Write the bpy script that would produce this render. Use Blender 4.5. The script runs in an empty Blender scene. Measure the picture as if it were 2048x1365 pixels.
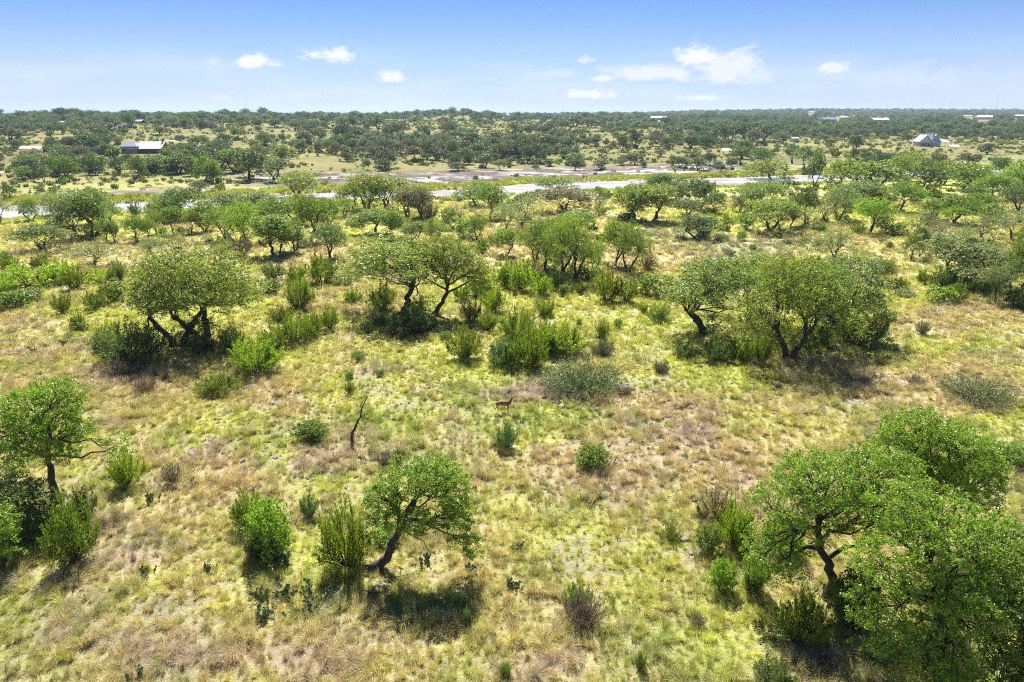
import bpy, bmesh, math, random
import numpy as np
from mathutils import Vector, Matrix, Euler

R = math.radians
SC = bpy.context.scene
COL = SC.collection
random.seed(7)
RNG = np.random.default_rng(11)

# ---------------------------------------------------------------- camera
F = 1365.0                      # focal length in photograph pixels (2048 wide)
CAMZ = 22.0
PITCH = math.atan((682.5 - 226.0) / F)
cam = bpy.data.cameras.new("camera"); cam.sensor_width = 36.0; cam.lens = 36.0 * F / 2048.0
cam.clip_start = 0.5; cam.clip_end = 40000
camo = bpy.data.objects.new("camera", cam); COL.objects.link(camo)
camo.location = (0, 0, CAMZ); camo.rotation_euler = (R(90) - PITCH, 0, 0)
SC.camera = camo

# ---------------------------------------------------------------- light
SUN_EL, SUN_AZ = R(52), R(-7)      # the sun stands ahead of the camera, a little to the left
sv = Vector((math.sin(SUN_AZ) * math.cos(SUN_EL), math.cos(SUN_AZ) * math.cos(SUN_EL), math.sin(SUN_EL)))
sl = bpy.data.lights.new("sun", 'SUN'); sl.energy = 4.3; sl.angle = R(0.5); sl.color = (1.0, 0.955, 0.88)
so = bpy.data.objects.new("sun", sl); COL.objects.link(so)
so.rotation_euler = sv.to_track_quat('Z', 'Y').to_euler(); so.location = (0, 0, 60)

def nd(t, typ, **kw):
    n = t.nodes.new(typ)
    for k, v in kw.items(): setattr(n, k, v)
    return n

def mathn(t, op, a, b=None, c=None, clamp=False):
    n = t.nodes.new('ShaderNodeMath'); n.operation = op; n.use_clamp = clamp
    for i, v in enumerate((a, b, c)):
        if v is None: continue
        if isinstance(v, (int, float)): n.inputs[i].default_value = v
        else: t.links.new(v, n.inputs[i])
    return n.outputs[0]

def build_world():
    w = bpy.data.worlds.new("World"); SC.world = w; w.use_nodes = True
    t = w.node_tree; t.nodes.clear(); L = t.links.new
    out = nd(t, 'ShaderNodeOutputWorld'); bg = nd(t, 'ShaderNodeBackground')
    sky = nd(t, 'ShaderNodeTexSky'); sky.sky_type = 'NISHITA'; sky.sun_disc = False
    sky.sun_elevation = SUN_EL; sky.sun_rotation = SUN_AZ; sky.altitude = 300
    sky.air_density = 0.6; sky.dust_density = 0.0; sky.ozone_density = 6.0
    hs = nd(t, 'ShaderNodeHueSaturation'); hs.inputs['Hue'].default_value = 0.5
    hs.inputs['Saturation'].default_value = 1.0; hs.inputs['Value'].default_value = 1.0
    L(sky.outputs[0], hs.inputs['Color'])
    gm = nd(t, 'ShaderNodeMix', data_type='RGBA', blend_type='MULTIPLY'); gm.inputs[0].default_value = 1
    L(hs.outputs[0], gm.inputs[6]); gm.inputs[7].default_value = SKYTINT
    # clouds: a procedural layer laid over the sky by direction
    tc = nd(t, 'ShaderNodeTexCoord'); sp = nd(t, 'ShaderNodeSeparateXYZ'); L(tc.outputs['Generated'], sp.inputs[0])
    az = mathn(t, 'ARCTAN2', sp.outputs[0], sp.outputs[1]); el = mathn(t, 'ARCSINE', sp.outputs[2])
    cv = nd(t, 'ShaderNodeCombineXYZ'); L(az, cv.inputs[0]); L(mathn(t, 'MULTIPLY', el, 1.9), cv.inputs[1])
    nz = nd(t, 'ShaderNodeTexNoise'); nz.inputs['Scale'].default_value = 34; nz.inputs['Detail'].default_value = 6
    nz.inputs['Roughness'].default_value = 0.6; L(cv.outputs[0], nz.inputs['Vector'])
    nz2 = nd(t, 'ShaderNodeTexNoise'); nz2.inputs['Scale'].default_value = 90; nz2.inputs['Detail'].default_value = 5
    L(cv.outputs[0], nz2.inputs['Vector'])
    wob = mathn(t, 'MULTIPLY', mathn(t, 'SUBTRACT', nz.outputs[0], 0.5), 1.9)
    wob2 = mathn(t, 'MULTIPLY', mathn(t, 'SUBTRACT', nz2.outputs[0], 0.5), 0.9)
    total = None
    for (u, v, ru, rv, amp) in CLOUDS:
        ax = (u - 1024) / F; uz = (682.5 - v) / F
        fy = math.cos(PITCH) + uz * math.sin(PITCH); a0 = math.atan2(ax, fy); e = math.atan2(uz * math.cos(PITCH) - math.sin(PITCH), math.hypot(ax, fy))
        dx = mathn(t, 'DIVIDE', mathn(t, 'SUBTRACT', az, a0), ru / F)
        dy0 = mathn(t, 'DIVIDE', mathn(t, 'SUBTRACT', el, e), rv / F)
        # flatter underneath than on top
        dy = mathn(t, 'MAXIMUM', dy0, mathn(t, 'MULTIPLY', dy0, -1.7))
        r2 = mathn(t, 'SQRT', mathn(t, 'ADD', mathn(t, 'MULTIPLY', dx, dx), mathn(t, 'MULTIPLY', dy, dy)))
        r2 = mathn(t, 'ADD', mathn(t, 'ADD', r2, wob), wob2)
        m = mathn(t, 'MULTIPLY', mathn(t, 'SUBTRACT', 1.0, mathn(t, 'DIVIDE', mathn(t, 'SUBTRACT', r2, 0.35), 0.62), clamp=True), amp)
        total = m if total is None else mathn(t, 'MAXIMUM', total, m)
    # thin veil low over the horizon
    nz3 = nd(t, 'ShaderNodeTexNoise'); nz3.inputs['Scale'].default_value = 5.5; nz3.inputs['Detail'].default_value = 5
    cv3 = nd(t, 'ShaderNodeCombineXYZ'); L(az, cv3.inputs[0]); L(mathn(t, 'MULTIPLY', el, 5.5), cv3.inputs[1]); L(cv3.outputs[0], nz3.inputs['Vector'])
    veil = mathn(t, 'MULTIPLY', mathn(t, 'SUBTRACT', nz3.outputs[0], 0.44, clamp=True), 2.6)
    veil = mathn(t, 'MULTIPLY', veil, mathn(t, 'SUBTRACT', 1.0, mathn(t, 'MULTIPLY', mathn(t, 'ABSOLUTE', mathn(t, 'SUBTRACT', el, 0.035)), 17.0), clamp=True))
    hz = mathn(t, 'POWER', mathn(t, 'SUBTRACT', 1.0, mathn(t, 'MULTIPLY', mathn(t, 'ABSOLUTE', el), 7.0), clamp=True), 1.5)
    hz = mathn(t, 'MULTIPLY', hz, 0.95)
    total = mathn(t, 'MAXIMUM', total, mathn(t, 'MULTIPLY', veil, 0.55, clamp=True))
    mh = nd(t, 'ShaderNodeMix', data_type='RGBA'); L(hz, mh.inputs[0]); L(gm.outputs[2], mh.inputs[6]); mh.inputs[7].default_value = HORCOL
    mx = nd(t, 'ShaderNodeMix', data_type='RGBA'); L(total, mx.inputs[0]); L(mh.outputs[2], mx.inputs[6])
    mx.inputs[7].default_value = CLOUDCOL
    L(mx.outputs[2], bg.inputs[0]); bg.inputs[1].default_value = SKYSTR
    L(bg.outputs[0], out.inputs[0])

SKYSTR = 0.05
SKYTINT = (.84, 0.90, 1.0, 1)
CLOUDCOL = (7.9, 8.0, 8.5, 1)
HORCOL = (5.3, 5.75, 7.1, 1)
CLOUDS = [(505, 126, 44, 20, 1.0), (545, 130, 26, 12, .7), (662, 114, 50, 20, 1.0), (427, 126, 16, 14, .45), (783, 157, 32, 16, .9),
          (1395, 118, 50, 28, 1.0), (1450, 138, 90, 44, .8), (1500, 150, 60, 26, .5), (1170, 122, 22, 14, .7), (1210, 158, 34, 10, .8), (1180, 190, 56, 14, 1.0),
          (1315, 150, 110, 22, .75), (1408, 196, 52, 12, .8), (1668, 138, 34, 16, .85), (1100, 150, 70, 12, .35), (1240, 140, 60, 14, .4), (450, 197, 24, 8, .35), (60, 152, 30, 12, .25), (1820, 160, 150, 30, .28)]
build_world()
vs = SC.view_settings; vs.view_transform = 'Standard'; vs.look = 'None'; vs.gamma = 1.0; vs.use_curve_mapping = False
vs.exposure = 1.30
cy = SC.cycles
cy.max_bounces = 6; cy.diffuse_bounces = 4; cy.glossy_bounces = 2; cy.transmission_bounces = 3; cy.transparent_max_bounces = 4; cy.volume_bounces = 0
cy.caustics_reflective = False; cy.caustics_refractive = False
cy.use_denoising = False; cy.denoiser = 'OPENIMAGEDENOISE'; cy.denoising_input_passes = 'RGB_ALBEDO_NORMAL'; cy.denoising_prefilter = 'ACCURATE'
cy.sample_clamp_indirect = 4.0
cy.pixel_filter_type = 'BLACKMAN_HARRIS'; cy.filter_width = 1.05

# ---------------------------------------------------------------- numpy noise
def _hash(ix, iy, seed):
    h = (ix.astype(np.int64) * 374761393 + iy.astype(np.int64) * 668265263 + seed * 974634777) & 0xFFFFFFFF
    h = ((h ^ (h >> 13)) * 1274126177) & 0xFFFFFFFF
    return ((h ^ (h >> 16)) & 0xFFFFFF) / float(0xFFFFFF)

def vnoise(x, y, seed=0):
    x = np.asarray(x, float); y = np.asarray(y, float)
    ix = np.floor(x); iy = np.floor(y); fx = x - ix; fy = y - iy
    fx = fx * fx * (3 - 2 * fx); fy = fy * fy * (3 - 2 * fy)
    a = _hash(ix, iy, seed); b = _hash(ix + 1, iy, seed); c = _hash(ix, iy + 1, seed); d = _hash(ix + 1, iy + 1, seed)
    return a + (b - a) * fx + (c - a) * fy + (a - b - c + d) * fx * fy

def fbm(x, y, seed=0, octv=4, gain=0.5):
    s = 0; a = 1; n = 0
    for i in range(octv):
        s = s + a * vnoise(x * 2 ** i + 17.3 * i, y * 2 ** i - 9.1 * i, seed + i); n += a; a *= gain
    return s / n

def sst(x, a, b):
    t = np.clip((x - a) / (b - a), 0, 1); return t * t * (3 - 2 * t)

# ---------------------------------------------------------------- the lie of the land
CP, SP = math.cos(PITCH), math.sin(PITCH)
def project(x, y, z):
    dz = z - CAMZ
    depth = y * CP - dz * SP
    up = y * SP + dz * CP
    depth = np.maximum(depth, 0.5)
    return 1024 + F * x / depth, 682.5 - F * up / depth

RU = np.array([-900, -400, 0, 110, 220, 315, 500, 640, 700, 860, 960, 1060, 1240, 1330, 1420, 1500, 1640, 1830, 2048, 2500, 3200], float)
RT = np.array([448, 427, 412, 411, 409, 406, 396, 387, 386, 383, 377, 368, 363, 359.5, 357.5, 355, 349, 343.5, 338, 327.5, 312], float)
RB = np.array([480, 460, 444, 441, 433, 427, 414, 404, 404, 401, 400, 389, 381, 378, 377, 375, 369, 361, 353, 341, 324], float)

def river_q(x, y):
    """how far inside the river bed a point lies, in metres (negative: outside), and which bank"""
    u, v = project(x, y, -1.8)
    u = np.clip(u, -900, 3200)
    t = np.interp(u, RU, RT); b = np.interp(u, RU, RB)
    mpp = 23.8 * F / np.maximum(v - 226, 20) ** 2          # metres of ground per pixel of height
    q = np.minimum(v - t, b - v) * mpp
    far = (v < (t + b) / 2)
    return q, far, u, v, t, b

KS = np.array([-400, -60, -25, 0, 20, 60, 90, 150, 200, 260, 320, 450, 600, 800, 1000, 1500, 2200, 3200, 5000, 9000], float)
KL = np.array([0, 0, -.8, -1.3, -1.0, -.3, .6, 2.0, 3.2, 4.8, 7.0, 11.0, 14.2, 14.2, 12.5, 11, 11, 11, 11, 11.], float)
KC = np.array([0, 0, -.8, -1.3, -1.1, -.8, -.2, 1.5, 2.6, 4.0, 5.6, 8.8, 10.9, 12.2, 12.6, 12.0, 11.5, 11.5, 11.5, 11.5], float)
KR = np.array([0, 0, -.8, -1.3, -1.1, -.8, -.5, 0, .4, 1.0, 1.8, 4.2, 6.8, 9.4, 11.5, 17, 30.5, 32, 28, 26.], float)

def H(x, y):
    x = np.asarray(x, float); y = np.asarray(y, float)
    s = (y - (218.5 + 0.366 * x)) * 0.939
    a = np.clip(x / np.maximum(y, 30), -0.9, 0.9)
    wl = sst(-a, 0.0, 0.42); wr = sst(a, 0.05, 0.44)
    z = np.interp(s, KS, KC) * (1 - wl - wr) + np.interp(s, KS, KL) * wl + np.interp(s, KS, KR) * wr
    # gentle relief
    amp = 0.35 + 0.9 * sst(s, 60, 400) + 2.0 * sst(s, 500, 1500)
    z = z + (fbm(x / 38, y / 38, 3, 3) - 0.5) * amp * np.clip(1.6 - np.abs(s) / 9999, 0.2, 1.6) * np.where(np.abs(s) < 70, .45, 1)
    z = z + sst(s, 450, 700) * ((fbm(x / 130, y / 130, 6, 3) - .5) * 6.0 + 6.5 * np.exp(-((x + 82 * y / 1000) / 60) ** 2 - ((y - 1150) / 160) ** 2))
    z = z + (fbm(x / 1.6, y / 1.6, 5, 3) - 0.5) * 0.22 * (y < 160)
    # river bed and the ledges of the rocky far bank
    q, far, u, v, t, b = river_q(x, y)
    q = q + (fbm(x / 9, y / 5, 8, 3) - 0.5) * 6.0
    bed = sst(q, -2.0, 1.5)
    z = np.where(s < 150, z * (1 - bed) + (-2.6) * bed, z)
    led = sst(s, 14, 24) * (1 - sst(s, 65, 88)) * sst(u, 350, 620) * (1 - sst(u, 1500, 1750))
    z = z + led * ((np.floor(fbm(x / 22, y / 6, 21, 3) * 8) / 8 - 0.5) * 2.0 + (fbm(x / 5, y / 2.5, 23, 3) - .5) * .8)
    return z

def ground(u, v):
    """the point of the ground that the photograph shows at pixel (u, v)"""
    u = np.atleast_1d(np.asarray(u, float)); v = np.atleast_1d(np.asarray(v, float))
    dx = (u - 1024) / F; uz = (682.5 - v) / F
    dy = CP + uz * SP; dz = -SP + uz * CP
    dx = dx / dy; dz = dz / dy
    Y = np.geomspace(12, 5000, 900)
    X = dx[:, None] * Y; Z = CAMZ + dz[:, None] * Y
    below = Z < H(X, np.broadcast_to(Y, X.shape))
    i = np.argmax(below, axis=1); i[~below.any(axis=1)] = len(Y) - 1
    lo = Y[np.maximum(i - 1, 0)]; hi = Y[i]
    for _ in range(12):
        m = (lo + hi) / 2; bl = (CAMZ + dz * m) < H(dx * m, m)
        hi = np.where(bl, m, hi); lo = np.where(bl, lo, m)
    return np.stack([dx * hi, hi, H(dx * hi, hi)], axis=1)

# ---------------------------------------------------------------- ground cover colours (what grows where)
C_LIME = np.array([0.565, 0.600, 0.12]); C_GREEN = np.array([0.315, 0.41, 0.10]); C_STRAW = np.array([0.62, 0.52, 0.27])
C_MAUVE = np.array([0.53, 0.42, 0.36]); C_GREY = np.array([0.27, 0.32, 0.17]); C_SOIL = np.array([0.36, 0.29, 0.22])
C_ROCK = np.array([0.30, 0.245, 0.235]); C_PALE = np.array([0.80, 0.77, 0.78])
def blob(u, v, cu, cv, ru, rv):
    return np.clip(1.25 - np.sqrt(((u - cu) / ru) ** 2 + ((v - cv) / rv) ** 2), 0, 1)

LIMEZ = [(1200, 640, 260, 75), (1550, 650, 180, 60), (820, 700, 170, 60), (600, 700, 120, 60), (1000, 590, 200, 40), (300, 640, 200, 40), (1730, 600, 130, 50), (1500, 690, 120, 30),
         (1400, 760, 120, 45), (950, 730, 160, 45), (1800, 700, 120, 40), (700, 780, 120, 40), (1280, 1150, 130, 90), (1150, 1080, 90, 50), (650, 1130, 120, 60), (1450, 1260, 160, 80), (420, 640, 120, 30),
         (1690, 372, 60, 10), (1880, 376, 60, 8), (1480, 377, 70, 6), (830, 412, 60, 10), (1860, 375, 110, 12), (1700, 440, 60, 12), (1840, 455, 60, 12), (520, 385, 50, 10), (760, 450, 60, 8), (1300, 360, 50, 8)]
TANZ = [(180, 500, 160, 24), (330, 545, 60, 20), (640, 500, 60, 20), (1000, 500, 60, 18), (200, 780, 240, 50), (560, 780, 120, 50), (1330, 510, 130, 16), (1500, 480, 140, 14), (1850, 640, 200, 40),
        (1250, 930, 240, 80), (1820, 780, 220, 70), (60, 700, 90, 30), (430, 960, 160, 60), (1330, 800, 160, 45), (700, 910, 130, 50), (260, 590, 90, 14), (60, 650, 120, 16)]
MAUVEZ = [(120, 1230, 180, 80), (330, 1320, 170, 60), (240, 1090, 120, 60), (1180, 960, 120, 60), (230, 760, 110, 30), (1650, 740, 100, 25), (1100, 1330, 160, 40), (620, 1330, 110, 40), (1080, 790, 140, 22), (1380, 880, 90, 50), (820, 740, 90, 16), (1480, 960, 80, 40)]
GREYZ = [(1330, 470, 120, 18), (1480, 500, 150, 20), (1250, 500, 50, 12), (1640, 490, 70, 16), (1860, 470, 60, 10), (700, 545, 40, 14), (1560, 325, 150, 14), (1950, 320, 120, 16)]

def cover(x, y):
    """weights of the plants that cover the ground at (x, y)"""
    z = H(x, y); u, v = project(x, y, z)
    n1 = .45 * fbm(x / 7.0, y / 7.0, 31, 4) + .55 * fbm(x / 2.6, y / 2.6, 33, 3); n2 = fbm(x / 2.2, y / 2.2, 37, 3); n3 = fbm(x / 16, y / 16, 41, 3)
    q, far, ru, rv, rt, rb = river_q(x, y)
    s = (y - (218.5 + 0.366 * x)) * 0.939
    def zone(zs):
        m = np.zeros_like(u)
        for (a, b, c, d) in zs: m = np.maximum(m, blob(u, v, a, b, c, d))
        return m
    near = y < 165
    lime = 0.56 + 1.7 * (n1 - 0.5) + 0.95 * zone(LIMEZ) - 0.35 * zone(TANZ) - 0.3 * zone(MAUVEZ)
    straw = 0.41 + 1.8 * (n3 - 0.5) + 1.0 * (n2 - .5) + 0.75 * zone(TANZ) - 0.35 * zone(LIMEZ)
    mauve = 0.06 + 1.5 * (fbm(x / 2.2, y / 2.2, 53, 3) - 0.5) + 0.62 * zone(MAUVEZ) + 0.18 * zone(TANZ) - 0.35 * zone(LIMEZ)
    green = 0.08 + 1.7 * (fbm(x / 2.4, y / 2.4, 59, 3) - 0.5) + 0.15 * sst(v, 1000, 1300)
    grey = 1.2 * (fbm(x / 9, y / 6, 61, 3) - 0.5) + 1.5 * zone(GREYZ)
    # river banks
    limeb = np.where(far, sst(q, -11 - 9 * n1, -5), sst(q, -14, -4))
    limeb = limeb * (q < 1.5) * np.where(far, 1.0, .8)
    rock = 1.25 * sst(s, 14, 24) * (1 - sst(s, 64, 90)) * sst(u, 420, 640) * (1 - sst(u, 1400, 1700)) * 1.0
    rock = np.maximum(rock, sst(s, 20, 28) * (1 - sst(s, 34, 46)) * (u < 500) * 0.6)
    rock = rock + 1.5 * (fbm(x / 14, y / 5, 71, 3) - 0.5) * (rock > 0.02)
    rock = np.clip(rock, 0, 1) * (1 - np.clip(limeb, 0, 1))
    W = np.stack([np.clip(w, 0.0, 2) for w in (lime, green, straw, mauve, grey)], -1)
    W = W ** 1.35 + 1e-4
    W = W / W.sum(-1, keepdims=True)
    W[..., 0] = W[..., 0] * (1 - limeb) + 3.0 * limeb
    W = W / W.sum(-1, keepdims=True)
    return W, rock, u, v, s, q

PAL = np.stack([C_LIME, C_GREEN, C_STRAW, C_MAUVE, C_GREY])

# ---------------------------------------------------------------- mesh helpers
def mesh_np(name, verts, faces, mats=(), midx=None, smooth=False, col=None):
    """faces: (n,4) or (n,3) int array, or list of such arrays"""
    if not isinstance(faces, (list, tuple)): faces = [faces]
    faces = [np.asarray(f, dtype=np.int32) for f in faces if len(f)]
    me = bpy.data.meshes.new(name)
    verts = np.asarray(verts, dtype=np.float32)
    me.vertices.add(len(verts)); me.vertices.foreach_set('co', verts.ravel())
    nl = sum(f.size for f in faces); npoly = sum(len(f) for f in faces)
    me.loops.add(nl); me.polygons.add(npoly)
    me.loops.foreach_set('vertex_index', np.concatenate([f.ravel() for f in faces]))
    tot = np.concatenate([np.full(len(f), f.shape[1], dtype=np.int32) for f in faces])
    st = np.concatenate([[0], np.cumsum(tot)[:-1]]).astype(np.int32)
    me.polygons.foreach_set('loop_start', st)
    if smooth is not False:
        sm = np.ones(npoly, dtype=bool) if smooth is True else np.asarray(smooth, dtype=bool)
        me.polygons.foreach_set('use_smooth', sm)
    else: me.polygons.foreach_set('use_smooth', np.zeros(npoly, dtype=bool))
    for m in mats: me.materials.append(m)
    if midx is not None: me.polygons.foreach_set('material_index', np.asarray(midx, dtype=np.int32))
    if col is not None:
        at = me.color_attributes.new('col', 'FLOAT_COLOR', 'POINT')
        c4 = np.ones((len(verts), 4), dtype=np.float32); c4[:, :3] = col
        at.data.foreach_set('color', c4.ravel())
    me.update(calc_edges=True)
    return me

def link(name, me, parent=None, mat=None):
    o = bpy.data.objects.new(name, me); COL.objects.link(o)
    if mat is not None and me is not None and not me.materials: me.materials.append(mat)
    if parent is not None: o.parent = parent
    return o

def tag(o, label=None, cat=None, group=None, kind=None):
    if label: o['label'] = label
    if cat: o['category'] = cat
    if group: o['group'] = group
    if kind: o['kind'] = kind
    return o

def tube(path, radii, sides=5, V=None, Fq=None, cap=True):
    """append a tapered tube to the vertex / quad lists"""
    P = np.asarray(path, float); n = len(P)
    T = np.gradient(P, axis=0); T /= (np.linalg.norm(T, axis=1, keepdims=True) + 1e-9)
    ref = np.array([0.31, 0.77, 0.12]) if abs(T[:, 2]).mean() > 0.6 else np.array([0.1, 0.15, 1.0])
    A = np.cross(T, ref); A /= (np.linalg.norm(A, axis=1, keepdims=True) + 1e-9); B = np.cross(T, A)
    ang = np.linspace(0, 2 * math.pi, sides, endpoint=False)
    ring = (A[:, None, :] * np.cos(ang)[None, :, None] + B[:, None, :] * np.sin(ang)[None, :, None]) * np.asarray(radii)[:, None, None] + P[:, None, :]
    base = sum(len(v) for v in V)
    V.append(ring.reshape(-1, 3))
    i = np.arange(n - 1)[:, None] * sides; j = np.arange(sides)[None, :]; k = (j + 1) % sides
    q = np.stack([i + j, i + k, i + sides + k, i + sides + j], -1).reshape(-1, 4) + base
    Fq.append(q)

def bend(a, b, rng, n=6, wob=0.08, sag=0.0):
    a = np.asarray(a, float); b = np.asarray(b, float); L = np.linalg.norm(b - a)
    t = np.linspace(0, 1, n)[:, None]
    p = a + (b - a) * t
    off = rng.normal(0, 1, (n, 3)) * wob * L
    off = (off + np.roll(off, 1, 0)) / 2
    off[0] = 0; off[-1] = 0
    p = p + off * np.sin(t * math.pi) ** 0.5
    p[:, 2] += sag * L * np.sin(t[:, 0] * math.pi)
    return p

def kmeans(P, k, rng, it=8):
    k = max(1, min(k, len(P)))
    C = P[rng.choice(len(P), k, replace=False)].copy()
    for _ in range(it):
        d = ((P[:, None] - C[None]) ** 2).sum(-1); l = d.argmin(1)
        for i in range(k):
            if (l == i).any(): C[i] = P[l == i].mean(0)
    return l, C

def leaves(cent, rad, per, size, rng, flat=0.75, aspect=0.55, upb=0.6, droop=0.0):
    """leaf cards spread through puffs: cent (n,3), rad (n,)"""
    n = len(cent)
    # each puff is itself a few small sprays, which gives the crown its lumpy edge
    sub = 7
    sc = cent[:, None] + rng.normal(0, 1, (n, sub, 3)) * (rad[:, None, None] * np.array([.56, .56, .42]))
    k = rng.integers(0, sub, (n, per))
    c = sc[np.arange(n)[:, None], k]
    d = rng.normal(0, 1, (n, per, 3)); d /= np.linalg.norm(d, axis=2, keepdims=True)
    rr = rng.random((n, per, 1)) ** 0.5
    p = c + d * rr * (rad[:, None, None] * 0.46) * np.array([1, 1, flat])
    p = p.reshape(-1, 3); m = len(p)
    nrm = rng.normal(0, 1, (m, 3)); nrm[:, 2] += upb; nrm += d.reshape(-1, 3) * 0.6
    nrm /= np.linalg.norm(nrm, axis=1, keepdims=True)
    a = rng.normal(0, 1, (m, 3)); a -= (a * nrm).sum(1, keepdims=True) * nrm; a /= np.linalg.norm(a, axis=1, keepdims=True)
    b = np.cross(nrm, a)
    s = size * rng.uniform(0.7, 1.35, (m, 1))
    v = np.stack([p - a * s * .5, p + b * s * aspect * .5 + nrm * s * .08, p + a * s * .5, p - b * s * aspect * .5 + nrm * s * .08], 1).reshape(-1, 3)
    f = np.arange(m * 4).reshape(-1, 4)
    return v, f

def lobe_points(lobes, n, rng, shell=0.55):
    """best-candidate points inside a union of ellipsoids, kept near its skin and upper side"""
    L = np.asarray(lobes, float)
    vol = L[:, 3] * L[:, 4] * L[:, 5]; vol = vol / vol.sum()
    pts = []
    cand = []
    for _ in range(n * 14):
        i = rng.choice(len(L), p=vol); d = rng.normal(0, 1, 3); d /= np.linalg.norm(d)
        if d[2] < -0.25 and rng.random() < 0.55: d[2] *= -1
        r = shell + (1 - shell) * rng.random() ** 0.5
        cand.append(L[i, :3] + d * L[i, 3:6] * r)
    cand = np.array(cand)
    # drop those deep inside another lobe
    deep = np.zeros(len(cand), bool)
    for l in L: deep |= ((((cand - l[:3]) / l[3:6]) ** 2).sum(1) < (shell * .8) ** 2)
    cand = cand[~deep]
    sel = [0]; dmin = ((cand - cand[0]) ** 2).sum(1)
    while len(sel) < min(n, len(cand)):
        i = int(np.argmax(dmin * rng.uniform(.6, 1, len(cand)))); sel.append(i)
        dmin = np.minimum(dmin, ((cand - cand[i]) ** 2).sum(1))
    return cand[sel]

def make_tree(name, rng, lobes, trunk, r0=0.22, tips=120, per=120, leaf=0.14, puff=0.62, sparse=0.0, split=1, sides=6, mats=None, extra=(), bare=(), upb=.6, keep=1.0):
    """trunk: list of stems, each a list of points; returns (wood mesh, leaf mesh)"""
    P = lobe_points(lobes, tips, rng)
    V, Q = [], []
    stems = [np.asarray(t, float) for t in trunk]
    tops = np.array([s[-1] for s in stems])
    own = (((P[:, None] - tops[None]) ** 2) * np.array([1, 1, .3])).sum(-1).argmin(1)
    for si, st in enumerate(stems):
        n = len(st) * 3
        tt = np.linspace(0, len(st) - 1, n); i0 = np.minimum(tt.astype(int), len(st) - 2); fr = (tt - i0)[:, None]
        path = st[i0] * (1 - fr) + st[i0 + 1] * fr
        path[1:-1] += rng.normal(0, r0 * .16, path[1:-1].shape)
        rad = r0 * (1 - 0.42 * np.linspace(0, 1, n)); rad[0] *= 1.45; rad[1] *= 1.15
        path[0, 2] -= 0.25
        tube(path, rad, sides + 2, V, Q)
        pts = P[own == si]
        if len(pts) == 0: continue
        lab, C = kmeans(pts, int(rng.integers(3, 6)), rng)
        for k in range(len(C)):
            g = pts[lab == k]
            if len(g) == 0: continue
            start = path[int(rng.integers(max(n - 3, 1), n))] if k else path[-1]
            end = st[-1] * 0.42 + C[k] * 0.58
            rl = r0 * 0.42 * (0.6 + 0.4 * min(1, len(g) / 25))
            lp = bend(start, end, rng, 7, 0.10, 0.04)
            tube(lp, np.linspace(rl, rl * .6, 7), sides, V, Q)
            l2, C2 = kmeans(g, max(2, len(g) // 7), rng)
            for j in range(len(C2)):
                h = g[l2 == j]
                if len(h) == 0: continue
                e2 = end * 0.3 + C2[j] * 0.7
                s2 = lp[int(rng.integers(3, 7))]
                bp = bend(s2, e2, rng, 5, 0.12)
                tube(bp, np.linspace(rl * .52, rl * .25, 5), max(4, sides - 1), V, Q)
                for tpt in h:
                    s3 = bp[int(rng.integers(2, 5))]
                    tp = bend(s3, tpt, rng, 4, 0.12)
                    tube(tp, np.linspace(rl * .24, rl * .08, 4), 3 if sides < 6 else 4, V, Q)
    for (pth, ra) in extra:
        pth = np.asarray(pth, float); tube(pth, np.linspace(ra, ra * .3, len(pth)), sides, V, Q)
    W = mesh_np(name + "_wood", np.concatenate(V), [np.concatenate(Q)], smooth=True)
    if mats: W.materials.append(mats[0])
    if keep < 1: P = P[rng.random(len(P)) < keep]
    rad = puff * rng.uniform(.65, 1.25, len(P))
    lv, lf = leaves(P, rad, per, leaf, rng, upb=upb)
    M = mesh_np(name + "_leaf", lv, lf)
    if mats: M.materials.append(mats[1])
    return W, M

def merge_meshes(name, A, B):
    def arr(me):
        v = np.empty(len(me.vertices) * 3, np.float32); me.vertices.foreach_get('co', v)
        f = np.empty(len(me.loops), np.int32); me.loops.foreach_get('vertex_index', f)
        return v.reshape(-1, 3), f.reshape(-1, 4)
    va, fa = arr(A); vb, fb = arr(B)
    return mesh_np(name, np.concatenate([va, vb]), [fa, fb + len(va)], midx=np.concatenate([np.zeros(len(fa)), np.ones(len(fb))]))

# ---------------------------------------------------------------- materials
def new_mat(name):
    m = bpy.data.materials.new(name); m.use_nodes = True; m.node_tree.nodes.clear(); return m, m.node_tree

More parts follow.
